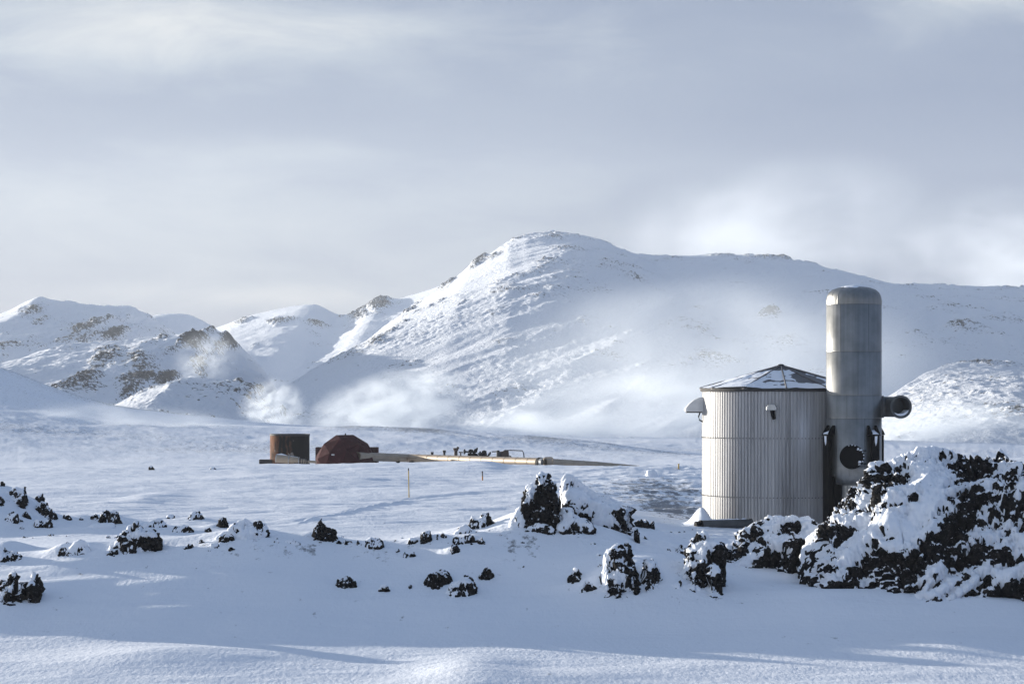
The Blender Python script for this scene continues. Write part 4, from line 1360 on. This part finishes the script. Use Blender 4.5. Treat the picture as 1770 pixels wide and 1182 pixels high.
mb.build('bottom_dish', m_steel, sep, True)
for k in range(20):
    a = 2 * math.pi * k / 20
    pr = [(KR * 0.99, cz[0] - 0.05), (KR * 0.99, cz[0] - 0.22), (KR * 0.945, cz[0] - 0.42), (KR * 0.845, cz[0] - 0.575), (KR * 0.66, cz[0] - 0.675)]
    if k == 0:
        mb = MB(); mb.tube([(r, 0, z) for r, z in pr], 0.010, 5)
        first = mb.build('dish_seam', m_steel, sep, True)
    else:
        part_copy(first, sep, None, (0, 0, a))
mb = MB(); mb.lathe([(0.46, -0.9), (0.46, cz[0] - 0.66)], 32)
for zz in (0.25, 0.62, 1.0):
    mb.lathe([(0.46, zz - 0.03), (0.485, zz - 0.03), (0.485, zz + 0.03), (0.46, zz + 0.03)], 32)
mb.build('outlet_pipe', m_fit, sep, True)
mb = MB()
for dx in (-0.2, 0.12):
    mb.tube([(dx, -0.52, -0.8), (dx, -0.52, 1.35)], 0.022, 6)
for zz in np.arange(-0.5, 1.35, 0.28):
    mb.tube([(-0.2, -0.52, zz), (0.12, -0.52, zz)], 0.016, 6)
mb.build('ladder', m_fit, sep)
# legs with paired lugs
lz = kz(752)
LEGR = KR + 0.10
legs = []
for k, deg in enumerate((-62, 30, 120, 210)):
    b = R(deg)                                     # 0 = towards the camera, positive = right
    x, y = math.sin(b) * LEGR, -math.cos(b) * LEGR
    if k == 0:
        mb = MB()
        for yy in (-0.17, 0.17):
            mb.box((0, yy, (lz - 0.9) / 2), (0.38, 0.04, lz + 0.9))
        mb.box((0, 0, (lz - 0.9) / 2), (0.03, 0.30, lz + 0.9))
        leg = mb.build('support_leg', m_black, sep)
        mb = MB()
        mb.box((0, 0, lz + 0.03), (0.46, 0.44, 0.05))
        for xx in (-0.19, 0.19):
            mb.add([(xx + sx, yy, zz) for sx in (-0.02, 0.02) for yy, zz in ((-0.20, lz + 0.055), (-0.20, lz + 0.10), (0.02, lz + 0.42), (0.16, lz + 0.42), (0.16, lz + 0.055))],
                   [(0, 1, 2, 3, 4), (9, 8, 7, 6, 5), (0, 5, 6, 1), (1, 6, 7, 2), (2, 7, 8, 3), (3, 8, 9, 4), (4, 9, 5, 0)])
        lug = mb.build('leg_bracket', m_black, leg)
        mb = MB()
        mb.add([(-0.17, -0.20, lz + 0.056), (0.17, -0.20, lz + 0.056), (0.17, 0.12, lz + 0.056), (-0.17, 0.12, lz + 0.056), (-0.15, -0.17, lz + 0.11), (0.05, -0.15, lz + 0.13), (0.14, 0.12, lz + 0.24), (-0.15, 0.12, lz + 0.20)],
               [(4, 5, 6, 7), (0, 1, 5, 4), (1, 2, 6, 5), (2, 3, 7, 6), (3, 0, 4, 7)])
        mb.add([(-0.06, -0.192, lz - 0.02), (0.07, -0.192, lz - 0.02), (0.05, -0.192, lz - 0.30), (0.0, -0.192, lz - 0.42), (-0.05, -0.192, lz - 0.26),
                (-0.05, -0.225, lz - 0.02), (0.06, -0.225, lz - 0.02), (0.04, -0.215, lz - 0.28), (0.0, -0.205, lz - 0.40), (-0.04, -0.215, lz - 0.24)],
               [(5, 6, 7, 8, 9), (0, 1, 6, 5), (1, 2, 7, 6), (2, 3, 8, 7), (3, 4, 9, 8), (4, 0, 5, 9)])
        sno = tag(mb.build('bracket_snow', m_rime, leg), kind='stuff')
        put(leg, x, y, 0); leg.rotation_euler = (0, 0, b)
    else:
        l2 = part_copy(leg, sep, (x, y, 0), (0, 0, b))
        part_copy(lug, l2); part_copy(sno, l2)
# manway
mx, mz = (1464 - 1476) * ks, kz(788)
my = -math.sqrt(KR * KR - mx * mx)
mw = put(MB().tube([(0, 0.15, 0), (0, -0.20, 0)], 0.40, 36).build('manway', m_steel, sep, True), mx, my, mz)
mb = MB(); mb.tube([(0, -0.16, 0), (0, -0.24, 0)], 0.49, 40); mb.tube([(0, -0.246, 0), (0, -0.33, 0)], 0.50, 40); mb.build('manway_cover', m_black, mw, True)
mb = MB()
for k in range(24):
    a = 2 * math.pi * k / 24
    mb.tube([(0.445 * math.cos(a), -0.10, 0.445 * math.sin(a)), (0.445 * math.cos(a), -0.385, 0.445 * math.sin(a))], 0.022, 6)
tag(mb.build('cover_bolts', m_black, mw), kind='stuff')
mb = MB()
for zz in (0.25, -0.28):
    mb.box((0.47, -0.24, zz), (0.24, 0.05, 0.04)); mb.box((0.58, -0.14, zz), (0.04, 0.24, 0.04))
mb.build('hinge', m_black, mw)
mb = MB()
rng = random.Random(4)
for (a, r, w, hh) in ((52, .40, .10, .09), (38, .45, .13, .06), (24, .47, .05, .05), (8, .48, .05, .05), (-8, .48, .05, .05), (-24, .47, .05, .05), (-34, .38, .14, .08), (-46, .44, .10, .05), (75, .47, .06, .04), (90, .48, .07, .04), (106, .47, .05, .03)):
    x, z = r * math.cos(R(a)), r * math.sin(R(a))
    mb.add([(x - w * .5, -.335, z - hh * .5), (x + w * .6, -.335, z - hh * .3), (x + w * .4, -.335, z + hh * .6), (x - w * .3, -.335, z + hh * .8),
            (x - w * .3, -.375, z - hh * .2), (x + w * .35, -.37, z - hh * .1), (x + w * .2, -.37, z + hh * .4), (x - w * .2, -.372, z + hh * .5)],
           [(4, 5, 6, 7), (0, 1, 5, 4), (1, 2, 6, 5), (2, 3, 7, 6), (3, 0, 4, 7)])
tag(mb.build('cover_snow', m_rime, mw), kind='stuff')
# side nozzle, its mouth turned towards the camera
zn = kz(703)
path = [Vector((0.80, 0.0, zn)), Vector((1.28, 0.0, zn)), Vector((1.42, -0.04, zn)), Vector((1.54, -0.15, zn)), Vector((1.62, -0.31, zn)), Vector((1.70, -0.55, zn)), Vector((1.80, -0.95, zn))]
nd = (path[-1] - path[-2]).normalized()
n1 = path[-1]
nz_ = MB().tube(path, 0.42, 40, cap=False).build('side_nozzle', m_grey, sep, True)
mb = MB()
u = nd.cross(Vector((0, 0, 1))); v = Vector((0, 0, 1))
def ringpts(r, s, n=40):
    return [n1 + nd * s + r * (math.cos(2 * math.pi * k / n) * u + math.sin(2 * math.pi * k / n) * v) for k in range(n)]
rg = [ringpts(0.425, -0.14), ringpts(0.475, -0.14), ringpts(0.475, 0.0), ringpts(0.385, 0.0), ringpts(0.375, -0.62)]
vs = [p for r_ in rg for p in r_]
fs = [(i * 40 + k, i * 40 + (k + 1) % 40, (i + 1) * 40 + (k + 1) % 40, (i + 1) * 40 + k) for i in range(4) for k in range(40)] + [tuple(160 + k for k in range(40))]
mb.add(vs, fs); mb.build('nozzle_mouth', m_grey, nz_, True)
mb = MB(); mb.tube([Vector((1.13, 0, zn)), Vector((1.22, 0, zn))], 0.46, 40); mb.build('nozzle_flange', m_grey, nz_, True)
mb = MB()
for i, k in enumerate(range(-9, 10)):
    a = R(-90 + k * 6.5 + 12)
    th = 0.10 * (1 - abs(k) / 10.0) + 0.01
    for s in (-0.02, -0.30):
        pass
sp_ = []
for k in range(-9, 10):
    a = R(-80 + k * 6.5)
    th = 0.085 * (1 - (k / 10.0) ** 2)
    c = math.cos(a) * u * -1 + math.sin(a) * v
    sp_.append((n1 + c * 0.372 - nd * 0.03, n1 + c * (0.372 - th) - nd * 0.03, n1 + c * (0.372 - th * 0.8) - nd * 0.55, n1 + c * 0.368 - nd * 0.55))
vs = [p for q in sp_ for p in q]
fs = [(i * 4 + j, i * 4 + (j + 1) % 4, (i + 1) * 4 + (j + 1) % 4, (i + 1) * 4 + j) for i in range(len(sp_) - 1) for j in range(4)]
mb = MB(); mb.add(vs, fs); tag(mb.build('nozzle_snow', m_rime, nz_, True, 70), kind='stuff')

# ---------------------------------------------------------------- wellhead site on the far side of the plain
def gz(px, Y):
    return float(ground_z((px - CX) / F * Y, Y, False))


# rusty open tank
Y = 200.0; s = Y / F
c = W(501, 750, Y)
rt = thing('rusty_tank', 'open topped rusted black cylinder tank left of the red dome', 'tank', (c.x, Y, gz(501, Y)))
H = c.z - rt.location.z; r = 34 * s
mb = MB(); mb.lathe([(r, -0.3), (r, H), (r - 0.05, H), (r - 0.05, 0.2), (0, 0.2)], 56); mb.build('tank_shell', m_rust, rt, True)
mb = MB(); mb.lathe([(r + 0.03, H - 0.14), (r + 0.03, H + 0.01), (r - 0.06, H + 0.01), (r - 0.06, H - 0.14), (r + 0.03, H - 0.14)], 56); mb.build('top_rim', m_dkgrey, rt)
mb = MB(); mb.lathe([(r + 0.02, 0.0), (r + 0.05, 0.04), (r + 0.05, 0.30), (r + 0.02, 0.32)], 56); mb.build('bottom_rim', m_dkgrey, rt)
mb = MB(); mb.box((-1.9, -0.5, 0.20), (1.35, 0.7, 1.0)); mb.build('concrete_footing', m_dkgrey, rt, bevel=0.04)

# insulated fitting between the rusty tank and the dome
Y = 192.0; s = Y / F
pts = [W(476, 792, Y), W(499, 794, Y), W(500, 794, Y), W(517, 796, Y), W(518, 796.2, Y), W(529, 797.2, Y), W(530, 797.4, Y), W(547, 798.4, Y)]
o0 = pts[0]
ft = thing('insulated_pipe_fitting', 'stepped aluminium clad pipe fitting in front of the rusty tank leading to the dome', 'pipe fitting', o0)
q = [p - o0 for p in pts]
for nm, i, r in (('large_sleeve', 0, 0.32), ('small_sleeve', 2, 0.28), ('valve_body', 4, 0.19), ('thin_pipe', 6, 0.11)):
    mb = MB(); mb.tube([q[i], q[i + 1]], r, 24)
    o = mb.build(nm, m_galv, ft, True)
for i, (px, py, r) in enumerate(((477, 792, .335), (498.5, 794, .335), (516, 795.9, .295), (519, 796.3, .24), (523, 796.7, .24), (527, 797, .24), (531, 797.5, .17))):
    a = W(px, py, Y) - o0; b = W(px + 1.0, py + 0.09, Y) - o0
    mb = MB(); mb.tube([a, b], r, 24); mb.build('clamp_ring', m_dkgrey if i > 2 else m_fit, ft, True)
mb = MB(); mb.tube([q[0] + Vector((0.1, 0.05, 0.30)), q[0] + Vector((0.5, 0.05, 0.325)), q[1] + Vector((-0.1, 0.05, 0.29))], [0.05, 0.09, 0.05], 10)
mb.tube([q[2] + Vector((0.1, 0.05, 0.25)), q[3] + Vector((-0.1, 0.05, 0.25))], [0.05, 0.06], 10)
tag(mb.build('sleeve_snow', m_rime, ft, True), kind='stuff')
mb = MB(); mb.box((1.75, 0, -0.55), (0.35, 0.4, 0.7)); mb.build('fitting_foot', m_dkgrey, ft)

# red geodesic dome
Y = 196.0; s = Y / F
dz = gz(597, Y)
dome = thing('dome', 'dark red faceted shelter dome over a wellhead at the left end of the pipeline', 'dome', ((597 - CX) * s, Y, dz))
bm = bmesh.new()
bmesh.ops.create_icosphere(bm, subdivisions=2, radius=1.0)
DR = 2.62; dcz = (EYE + (HOR - 803) * s) - dz
rotm = Matrix.Rotation(R(168), 3, 'Z') @ Matrix.Rotation(R(57), 3, 'X')
for f in bm.faces:
    vv = [rotm @ v.co * DR + Vector((0, 0, dcz)) for v in f.verts]
    if max(v.z for v in vv) < 0.0:
        continue
    cc = sum(vv, Vector()) / 3
    nn = (vv[1] - vv[0]).cross(vv[2] - vv[0]).normalized()
    outer = [v + (cc - v) * 0.018 + nn * 0.012 for v in vv]
    edge = [v + (cc - v) * 0.004 - nn * 0.02 for v in vv]
    rel = [p - cc for p in outer + edge]
    mb = MB(); mb.add(rel, [(0, 1, 2), (0, 3, 4, 1), (1, 4, 5, 2), (2, 5, 3, 0), (5, 4, 3)])
    put(mb.build('dome_panel', m_red, dome), *cc)
bm.free()
mb = MB(); mb.box((0, 2.1, 0.55), (5.35, 1.1, 2.5)); mb.build('annex', m_red, dome, bevel=0.04)
mb = MB(); mb.lathe([(0.0, 0.16), (0.05, 0.15), (0.07, 0.0)], 10); put(mb.build('top_vent', m_dkgrey, dome), 0, 0, dcz + DR * 0.955)
mb = MB(); mb.box((-0.88, -2.28, dcz + 0.90), (0.24, 0.10, 0.10)); mb.build('white_fleck', m_white, dome)  # small white block on the left front of the dome

# the pipeline: three legs of jacketed sections
PR_ = 0.35
legs_p = [(W(618, 788.5, 194.0), W(706, 791.5, 199.5)), (W(706, 791.5, 199.5), W(936, 798.8, 184.5)), (W(940, 799.2, 184.3), W(1030, 804.8, 189.0)), (W(1030, 804.8, 189.0), W(1150, 816.0, 194.0))]
pl = thing('pipeline', 'long jacketed steam pipeline running right from the red dome until it sinks into the snow', 'pipeline', legs_p[0][0])
org = legs_p[0][0]
sec = None
for a, b in legs_p:
    L = (b - a).length; n = max(1, round(L / 1.55)); st = (b - a) / n
    for i in range(n):
        ctr = a + st * (i + 0.5) - org
        rot = st.to_track_quat('X', 'Z').to_euler()
        ln = st.length
        if sec is None:
            mb = MB()
            mb.tube([(-0.5, 0, 0), (0.5, 0, 0)], PR_, 20)
            mb.tube([(-0.5, 0, 0), (-0.46, 0, 0)], PR_ + 0.014, 20)
            sec = mb.build('pipe_section', m_galv, pl, True)
            o = sec
        else:
            o = part_copy(sec, pl)
        o.location = ctr; o.rotation_euler = rot; o.scale = (ln * 1.004, 1, 1)
fa = W(932, 799.6, 184.8) - org
dirv = (legs_p[1][1] - legs_p[1][0]).normalized()
for k in range(2):
    mb = MB(); mb.tube([fa + dirv * (0.0 + 0.16 * k), fa + dirv * (0.09 + 0.16 * k)], PR_ + 0.09, 24); mb.build('flange', m_dkgrey, pl, True)
mb = MB(); mb.tube([legs_p[1][1] - org, legs_p[2][0] - org], PR_ + 0.005, 20); mb.build('expansion_joint', m_fit, pl, True)

ac = W(948, 806, 183.6)
an = thing('pipe_anchor', 'tubular steel anchor frame on a dark base gripping the pipeline near its buried end', 'pipe anchor', ac)
mb = MB(); mb.box((0.05, 0, -0.20), (1.25, 0.9, 0.20)); mb.box((0.05, 0, -0.05), (0.5, 0.5, 0.2)); mb.build('base_plate', m_black, an, bevel=0.03)
s = 183.6 / F
for k, yy in enumerate((-0.42, 0.42)):
    mb = MB(); mb.tube([(-0.36, yy, -0.1), (-0.36, yy, 0.58), (-0.30, yy, 0.68), (-0.1, yy, 0.70), (0.20, yy, 0.70), (0.32, yy, 0.66), (0.36, yy, 0.58), (0.36, yy, -0.1)] if k else
                       [(-0.36, yy, -0.1), (-0.36, yy, 0.58), (-0.30, yy, 0.68), (-0.1, yy, 0.70), (0.20, yy, 0.70), (0.32, yy, 0.66), (0.36, yy, 0.50)], 0.055, 10)
    mb.build('hoop', m_galv, an, True)

# pipe supports
for i, (px, Y, lab) in enumerate(((688, 198.2, 'dark post under the first shaded length of the pipeline beside the dome'), (718, 198.6, 'low dark cradle under the bend of the pipeline'))):
    zt = W(px, 797.5, Y).z
    t = thing('pipe_support', lab, 'pipe support', (W(px, 0, Y).x, Y, gz(px, Y)), group='supports under the pipeline')
    h = zt - t.location.z
    mb = MB(); mb.box((0, 0, h / 2), (0.22 if i == 0 else 0.16, 0.2, h)); mb.build('post', m_black, t)
    mb = MB(); mb.box((0, 0, h - 0.02), (0.34 if i == 0 else 1.05, 0.3, 0.10)); mb.build('saddle', m_black, t)
    mb = MB(); mb.box((0, 0, 0.02), (0.5, 0.45, 0.12)); mb.build('foot', m_black, t)

# vent posts behind the pipe
for px, top, w, lab in ((747, 781, 4.2, 'shortest capped dark vent post behind the lit pipeline'), (768, 778, 4.6, 'middle capped dark vent post behind the lit pipeline'), (788, 774, 7.5, 'thick brown standpipe with a flared top behind the lit pipeline')):
    Y = 204.0; s = Y / F
    t = thing('vent_post', lab, 'post', (W(px, 0, Y).x, Y, gz(px, Y)), group='posts behind the pipeline')
    h = W(px, top, Y).z - t.location.z; r = w * s / 2
    mm = m_brown if w > 6 else m_dkgrey
    mb = MB(); mb.tube([(0, 0, -0.1), (0, 0, h - 0.12)], r * 0.8, 14); mb.build('post_tube', mm, t, True)
    mb = MB(); mb.tube([(0, 0, h - 0.28), (0, 0, h - 0.14), (0, 0, h)], [r * 0.85, r * 1.25, r * 1.25], 14); mb.build('cap', mm, t, True)
    if w > 6:
        mb = MB(); mb.tube([(0.42, 0, -0.1), (0.42, 0, h - 0.35)], 0.06, 10); mb.tube([(0.25, 0, h - 0.38), (0.62, 0, h - 0.38)], 0.055, 10); mb.build('tee_pipe', mm, t, True)
        mb = MB(); mb.box((0.18, 0, h + 0.02), (0.22, 0.2, 0.16), 0, 0.5); mb.build('top_flap', mm, t)
    else:
        mb = MB(); mb.tube([(0, 0, 0.0), (0, 0, 0.12)], r * 1.4, 14); mb.build('collar', mm, t, True)

# valve manifold
Y = 204.0; s = Y / F
vz = gz(824, Y)
vm = thing('valve_manifold', 'tangle of black valves and hand wheels behind the lit pipeline', 'valves', ((824 - CX) * s, Y, vz))


def vp(px, py, dy=0.0):
    p = W(px, py, Y) - vm.location
    return Vector((p.x, dy, p.z))


for i, (pts, r) in enumerate((([vp(813, 800), vp(813, 781)], .10), ([vp(819, 800), vp(819, 779)], .13), ([vp(835, 800), vp(835, 781)], .13), ([vp(840, 800), vp(840, 783)], .09),
                              ([vp(802, 780.5), vp(816, 780.8)], .075), ([vp(826, 784), vp(838, 783)], .075), ([vp(809, 783), vp(814, 791)], .08), ([vp(838, 791), vp(847, 785)], .06))):
    mb = MB(); mb.tube(pts, r, 10); mb.build('pipe_stub', m_black, vm, True)
for i, (px, py, w, h) in enumerate(((814, 779.5, .42, .34), (822, 779, .30, .36), (820, 787, .55, .42), (826, 788.5, .5, .26), (837, 782, .42, .40), (834, 787, .5, .4))):
    mb = MB(); mb.tube([vp(px, py) - Vector((w / 2, 0, 0)), vp(px, py), vp(px, py) + Vector((w / 2, 0, 0))], [h * .35, h * .55, h * .35], 12); mb.build('valve_body', m_black, vm, True)
for i, (px, py, rx) in enumerate(((803, 780.5, 0), (823.5, 777.5, 25), (812, 786, 60), (830, 784, 0), (846, 784.5, 30))):
    cpt = vp(px, py)
    mb = MB()
    rr2 = .20
    ring = [(rr2 * math.cos(2 * math.pi * k / 14) * 0.35, rr2 * math.cos(2 * math.pi * k / 14), rr2 * math.sin(2 * math.pi * k / 14)) for k in range(15)]
    mb.tube(ring, .035, 6)
    mb.tube([(0, 0, -rr2), (0, 0, rr2)], .025, 6); mb.tube([(-rr2 * .35, -rr2, 0), (rr2 * .35, rr2, 0)], .025, 6)
    o = put(mb.build('hand_wheel', m_black, vm, True), *cpt); o.rotation_euler = (0, R(rx), 0)

# equipment skid with a rail
Y = 206.0; s = Y / F
sk = thing('equipment_skid', 'grey brown equipment box with a thin pipe rail arching right of it behind the pipeline', 'equipment', ((867 - CX) * s, Y, gz(867, Y)))


def sp2(px, py, dy=0.0):
    p = W(px, py, Y) - sk.location
    return Vector((p.x, dy, p.z))


a = sp2(853, 800); b = sp2(879, 779)
mb = MB(); mb.prism([(sp2(855, 806).x, sp2(0, 806).z), (sp2(859, 780).x, sp2(0, 780.5).z), (sp2(868, 779).x, sp2(0, 780).z), (sp2(872, 778).x, sp2(0, 778).z), (sp2(879, 778).x, sp2(0, 778).z), (sp2(882, 806).x, sp2(0, 806).z)], -0.6, 0.6)
mb.build('casing', m_brown, sk, bevel=0.04)
mb = MB(); mb.tube([sp2(862, 804, -0.65), sp2(862, 780, -0.65)], .20, 14); mb.build('standpipe', m_dkgrey, sk, True)
mb = MB(); mb.tube([sp2(850, 780.5, -0.3), sp2(862, 780, -0.3)], .05, 8); mb.tube([sp2(861, 778, -0.3), sp2(861, 783, -0.3)], .14, 10); mb.build('lever', m_dkgrey, sk, True)
mb = MB(); mb.tube([sp2(872, 777.8, -0.5), sp2(888, 778, -0.5), sp2(903, 778.6, -0.5), sp2(905, 783, -0.5), sp2(908, 806, -0.5)], .045, 8); mb.build('rail', m_dkgrey, sk, True)
mb = MB(); mb.add([sp2(880, 792, .1), sp2(881, 786, .1), sp2(888, 793, .1), sp2(880, 792, -.4), sp2(881, 786, -.4), sp2(888, 793, -.4)], [(0, 1, 2), (5, 4, 3), (0, 3, 4, 1), (1, 4, 5, 2), (2, 5, 3, 0)]); mb.build('gusset', m_brown, sk)

# marker stakes
for px, y0, y1, lo, hi, r, lab, mm, lean in ((707, 860, 808, 100, 140, .028, 'tall thin yellow marker stake standing on the plain in front of the dome', m_yellow, -0.02),
                                              (834, 830, 813, 125, 165, .045, 'short stake with an orange foot and grey head in the drift before the pipeline', m_orange, -0.02),
                                              (1173, 811.5, 796, 150, 174, .055, 'short yellow marker stake on the far rim left of the corrugated tank', m_yellow, 0.0)):
    Yp = find_Y(px, y0, lo, hi); X = (px - CX) / F * Yp; z0 = float(ground_z(X, Yp, False))
    h = (y0 - y1) / F * Yp
    t = thing('marker_stake', lab, 'stake', (X, Yp, z0), group='marker stakes on the plain')
    t.rotation_euler = (0, lean, 0)
    if px == 834:
        mb = MB(); mb.tube([(0, 0, -0.3), (0, 0, h * 0.5)], r, 10); mb.build('stake_foot', mm, t, True)
        mb = MB(); mb.tube([(0, 0, h * 0.5), (0, 0, h * 0.92)], r, 10); mb.build('stake_shaft', m_olive, t, True)
    else:
        mb = MB(); mb.tube([(0, 0, -0.3), (0, 0, h * 0.94)], r, 10); mb.build('stake_shaft', mm, t, True)
    mb = MB(); mb.tube([(0, 0, h * 0.92), (0, 0, h)], r * 1.15, 10); mb.build('stake_tip', m_dkgrey if px != 1173 else mm, t, True)

# cairn on the summit
crn = ([(943, 403), (947, 400.5), (951, 398.5), (955, 397.6), (958, 398.6), (962, 401), (965, 403.5)], 404, (1, 2), .8, .30, 'small stone cairn on the very summit of the big mountain')
Yc = 1737.0
PRk, PSk, visk, nu, nv = rock_surfaces(crn[0], crn[1], Yc, 2.6, .30, 91, .7)
org = np.array([(954 - CX) / F * Yc, Yc, EYE + (HOR - 404) / F * Yc])
o = mesh_np('cairn', PRk - org, grid_faces(nu, nv), m_lava); o.location = org; tag(o, crn[5], 'cairn')
V, fq = compact(PSk - org, grid_faces(nu, nv, visk)); c_ = mesh_np('snow_cap', V, fq, m_rime, o); c_['kind'] = 'stuff'

# ---------------------------------------------------------------- steam and air
def steam(px, py, Y, rx_px, ry_px, ry, dens, label, nscale=2.2, seed=0.0, tilt=0.0, lo=0.36, hi=0.78):
    c = W(px, py, Y)
    bm = bmesh.new(); bmesh.ops.create_icosphere(bm, subdivisions=3, radius=1.0)
    me = bpy.data.meshes.new('steam'); bm.to_mesh(me); bm.free()
    o = bpy.data.objects.new('steam', me); col.objects.link(o)
    o.location = c; o.scale = (rx_px / F * Y, ry, ry_px / F * Y); o.rotation_euler = (0, R(tilt), 0)
    m = bpy.data.materials.new('steam'); m.use_nodes = True
    nt = m.node_tree; nt.nodes.clear()
    out = N(nt, 'ShaderNodeOutputMaterial'); v = N(nt, 'ShaderNodeVolumePrincipled')
    v.inputs['Color'].default_value = (0.90, 0.95, 1.0, 1); v.inputs['Anisotropy'].default_value = 0.25
    tc = N(nt, 'ShaderNodeTexCoord').outputs['Object']
    ln = N(nt, 'ShaderNodeVectorMath', operation='LENGTH'); nt.links.new(tc, ln.inputs[0])
    fall = RAMP(nt, ln.outputs['Value'], [(0.15, 1.0), (0.55, 0.45), (0.98, 0.0)], 'EASE')
    mp = scaled(nt, tc, (1.0, 1.0, 1.0 * max(0.6, min(1.6, ry_px / rx_px * 1.6))))
    ad = N(nt, 'ShaderNodeVectorMath', operation='ADD'); nt.links.new(mp, ad.inputs[0]); ad.inputs[1].default_value = (seed * 3.1, seed * 1.7, seed * 2.3)
    n = NOISE(nt, ad.outputs[0], nscale, 4, 0.58, 0.5)
    k = RAMP(nt, n, [(lo, 0.0), (hi, 1.0)], 'EASE')
    nt.links.new(M(nt, 'MULTIPLY', M(nt, 'MULTIPLY', fall, k), dens), v.inputs['Density'])
    nt.links.new(v.outputs[0], out.inputs['Volume'])
    me.materials.append(m)
    return tag(o, label, kind='stuff')


steam(1230, 650, 820, 460, 200, 70, 0.032, 'wide bank of drifting steam veiling the right half of the mountain', 1.9, 1.0, 0, 0.30, 0.75)
steam(1000, 735, 560, 350, 90, 34, 0.15, 'low bright steam drifting along the foot of the mountain', 2.2, 2.0, -12, 0.36, 0.76)
steam(1290, 440, 2500, 380, 180, 180, 0.0075, 'thin steam rising over the shoulder of the mountain', 2.0, 3.0, -15, 0.34, 0.8)
steam(1740, 480, 2500, 260, 185, 160, 0.0085, 'faint steam cloud above the right end of the mountain', 2.2, 4.0, 0, 0.34, 0.78)
steam(670, 710, 420, 175, 78, 9, 0.62, 'curling white steam puffs right behind the red dome', 3.6, 5.0, -14, 0.36, 0.82)
steam(470, 712, 420, 70, 66, 7, 0.55, 'steam wisps over the rusty tank', 3.4, 6.0, -30, 0.36, 0.80)
steam(280, 755, 330, 300, 62, 16, 0.13, 'thin ground fog in the shaded hollow at the left', 2.2, 7.0, 6, 0.38, 0.76)
steam(355, 620, 640, 70, 55, 14, 0.09, 'faint steam over the rocky hillock', 2.2, 8.0, -30, 0.38, 0.74)
steam(1650, 760, 540, 220, 90, 30, 0.16, 'low steam behind the great lava outcrop', 2.0, 9.0, 0, 0.34, 0.76)
steam(1330, 432, 1800, 340, 75, 50, 0.0075, 'thin veil of steam brushing the ridge line right of the summit', 2.4, 10.0, 0, 0.34, 0.78)

hz = MB(); hz.box((0, 0, 175), (7000, 7000, 368))
hz_o = hz.build('haze', bpy.data.materials.new('haze'))
hm = hz_o.data.materials[0]; hm.use_nodes = True; hm.node_tree.nodes.clear()
hout = N(hm.node_tree, 'ShaderNodeOutputMaterial'); hv = N(hm.node_tree, 'ShaderNodeVolumePrincipled')
hv.inputs['Color'].default_value = (0.86, 0.92, 1.0, 1); hv.inputs['Density'].default_value = 0.00010; hv.inputs['Anisotropy'].default_value = 0.2
hm.node_tree.links.new(hv.outputs[0], hout.inputs['Volume'])
tag(hz_o, 'pale winter haze in the air', kind='stuff')
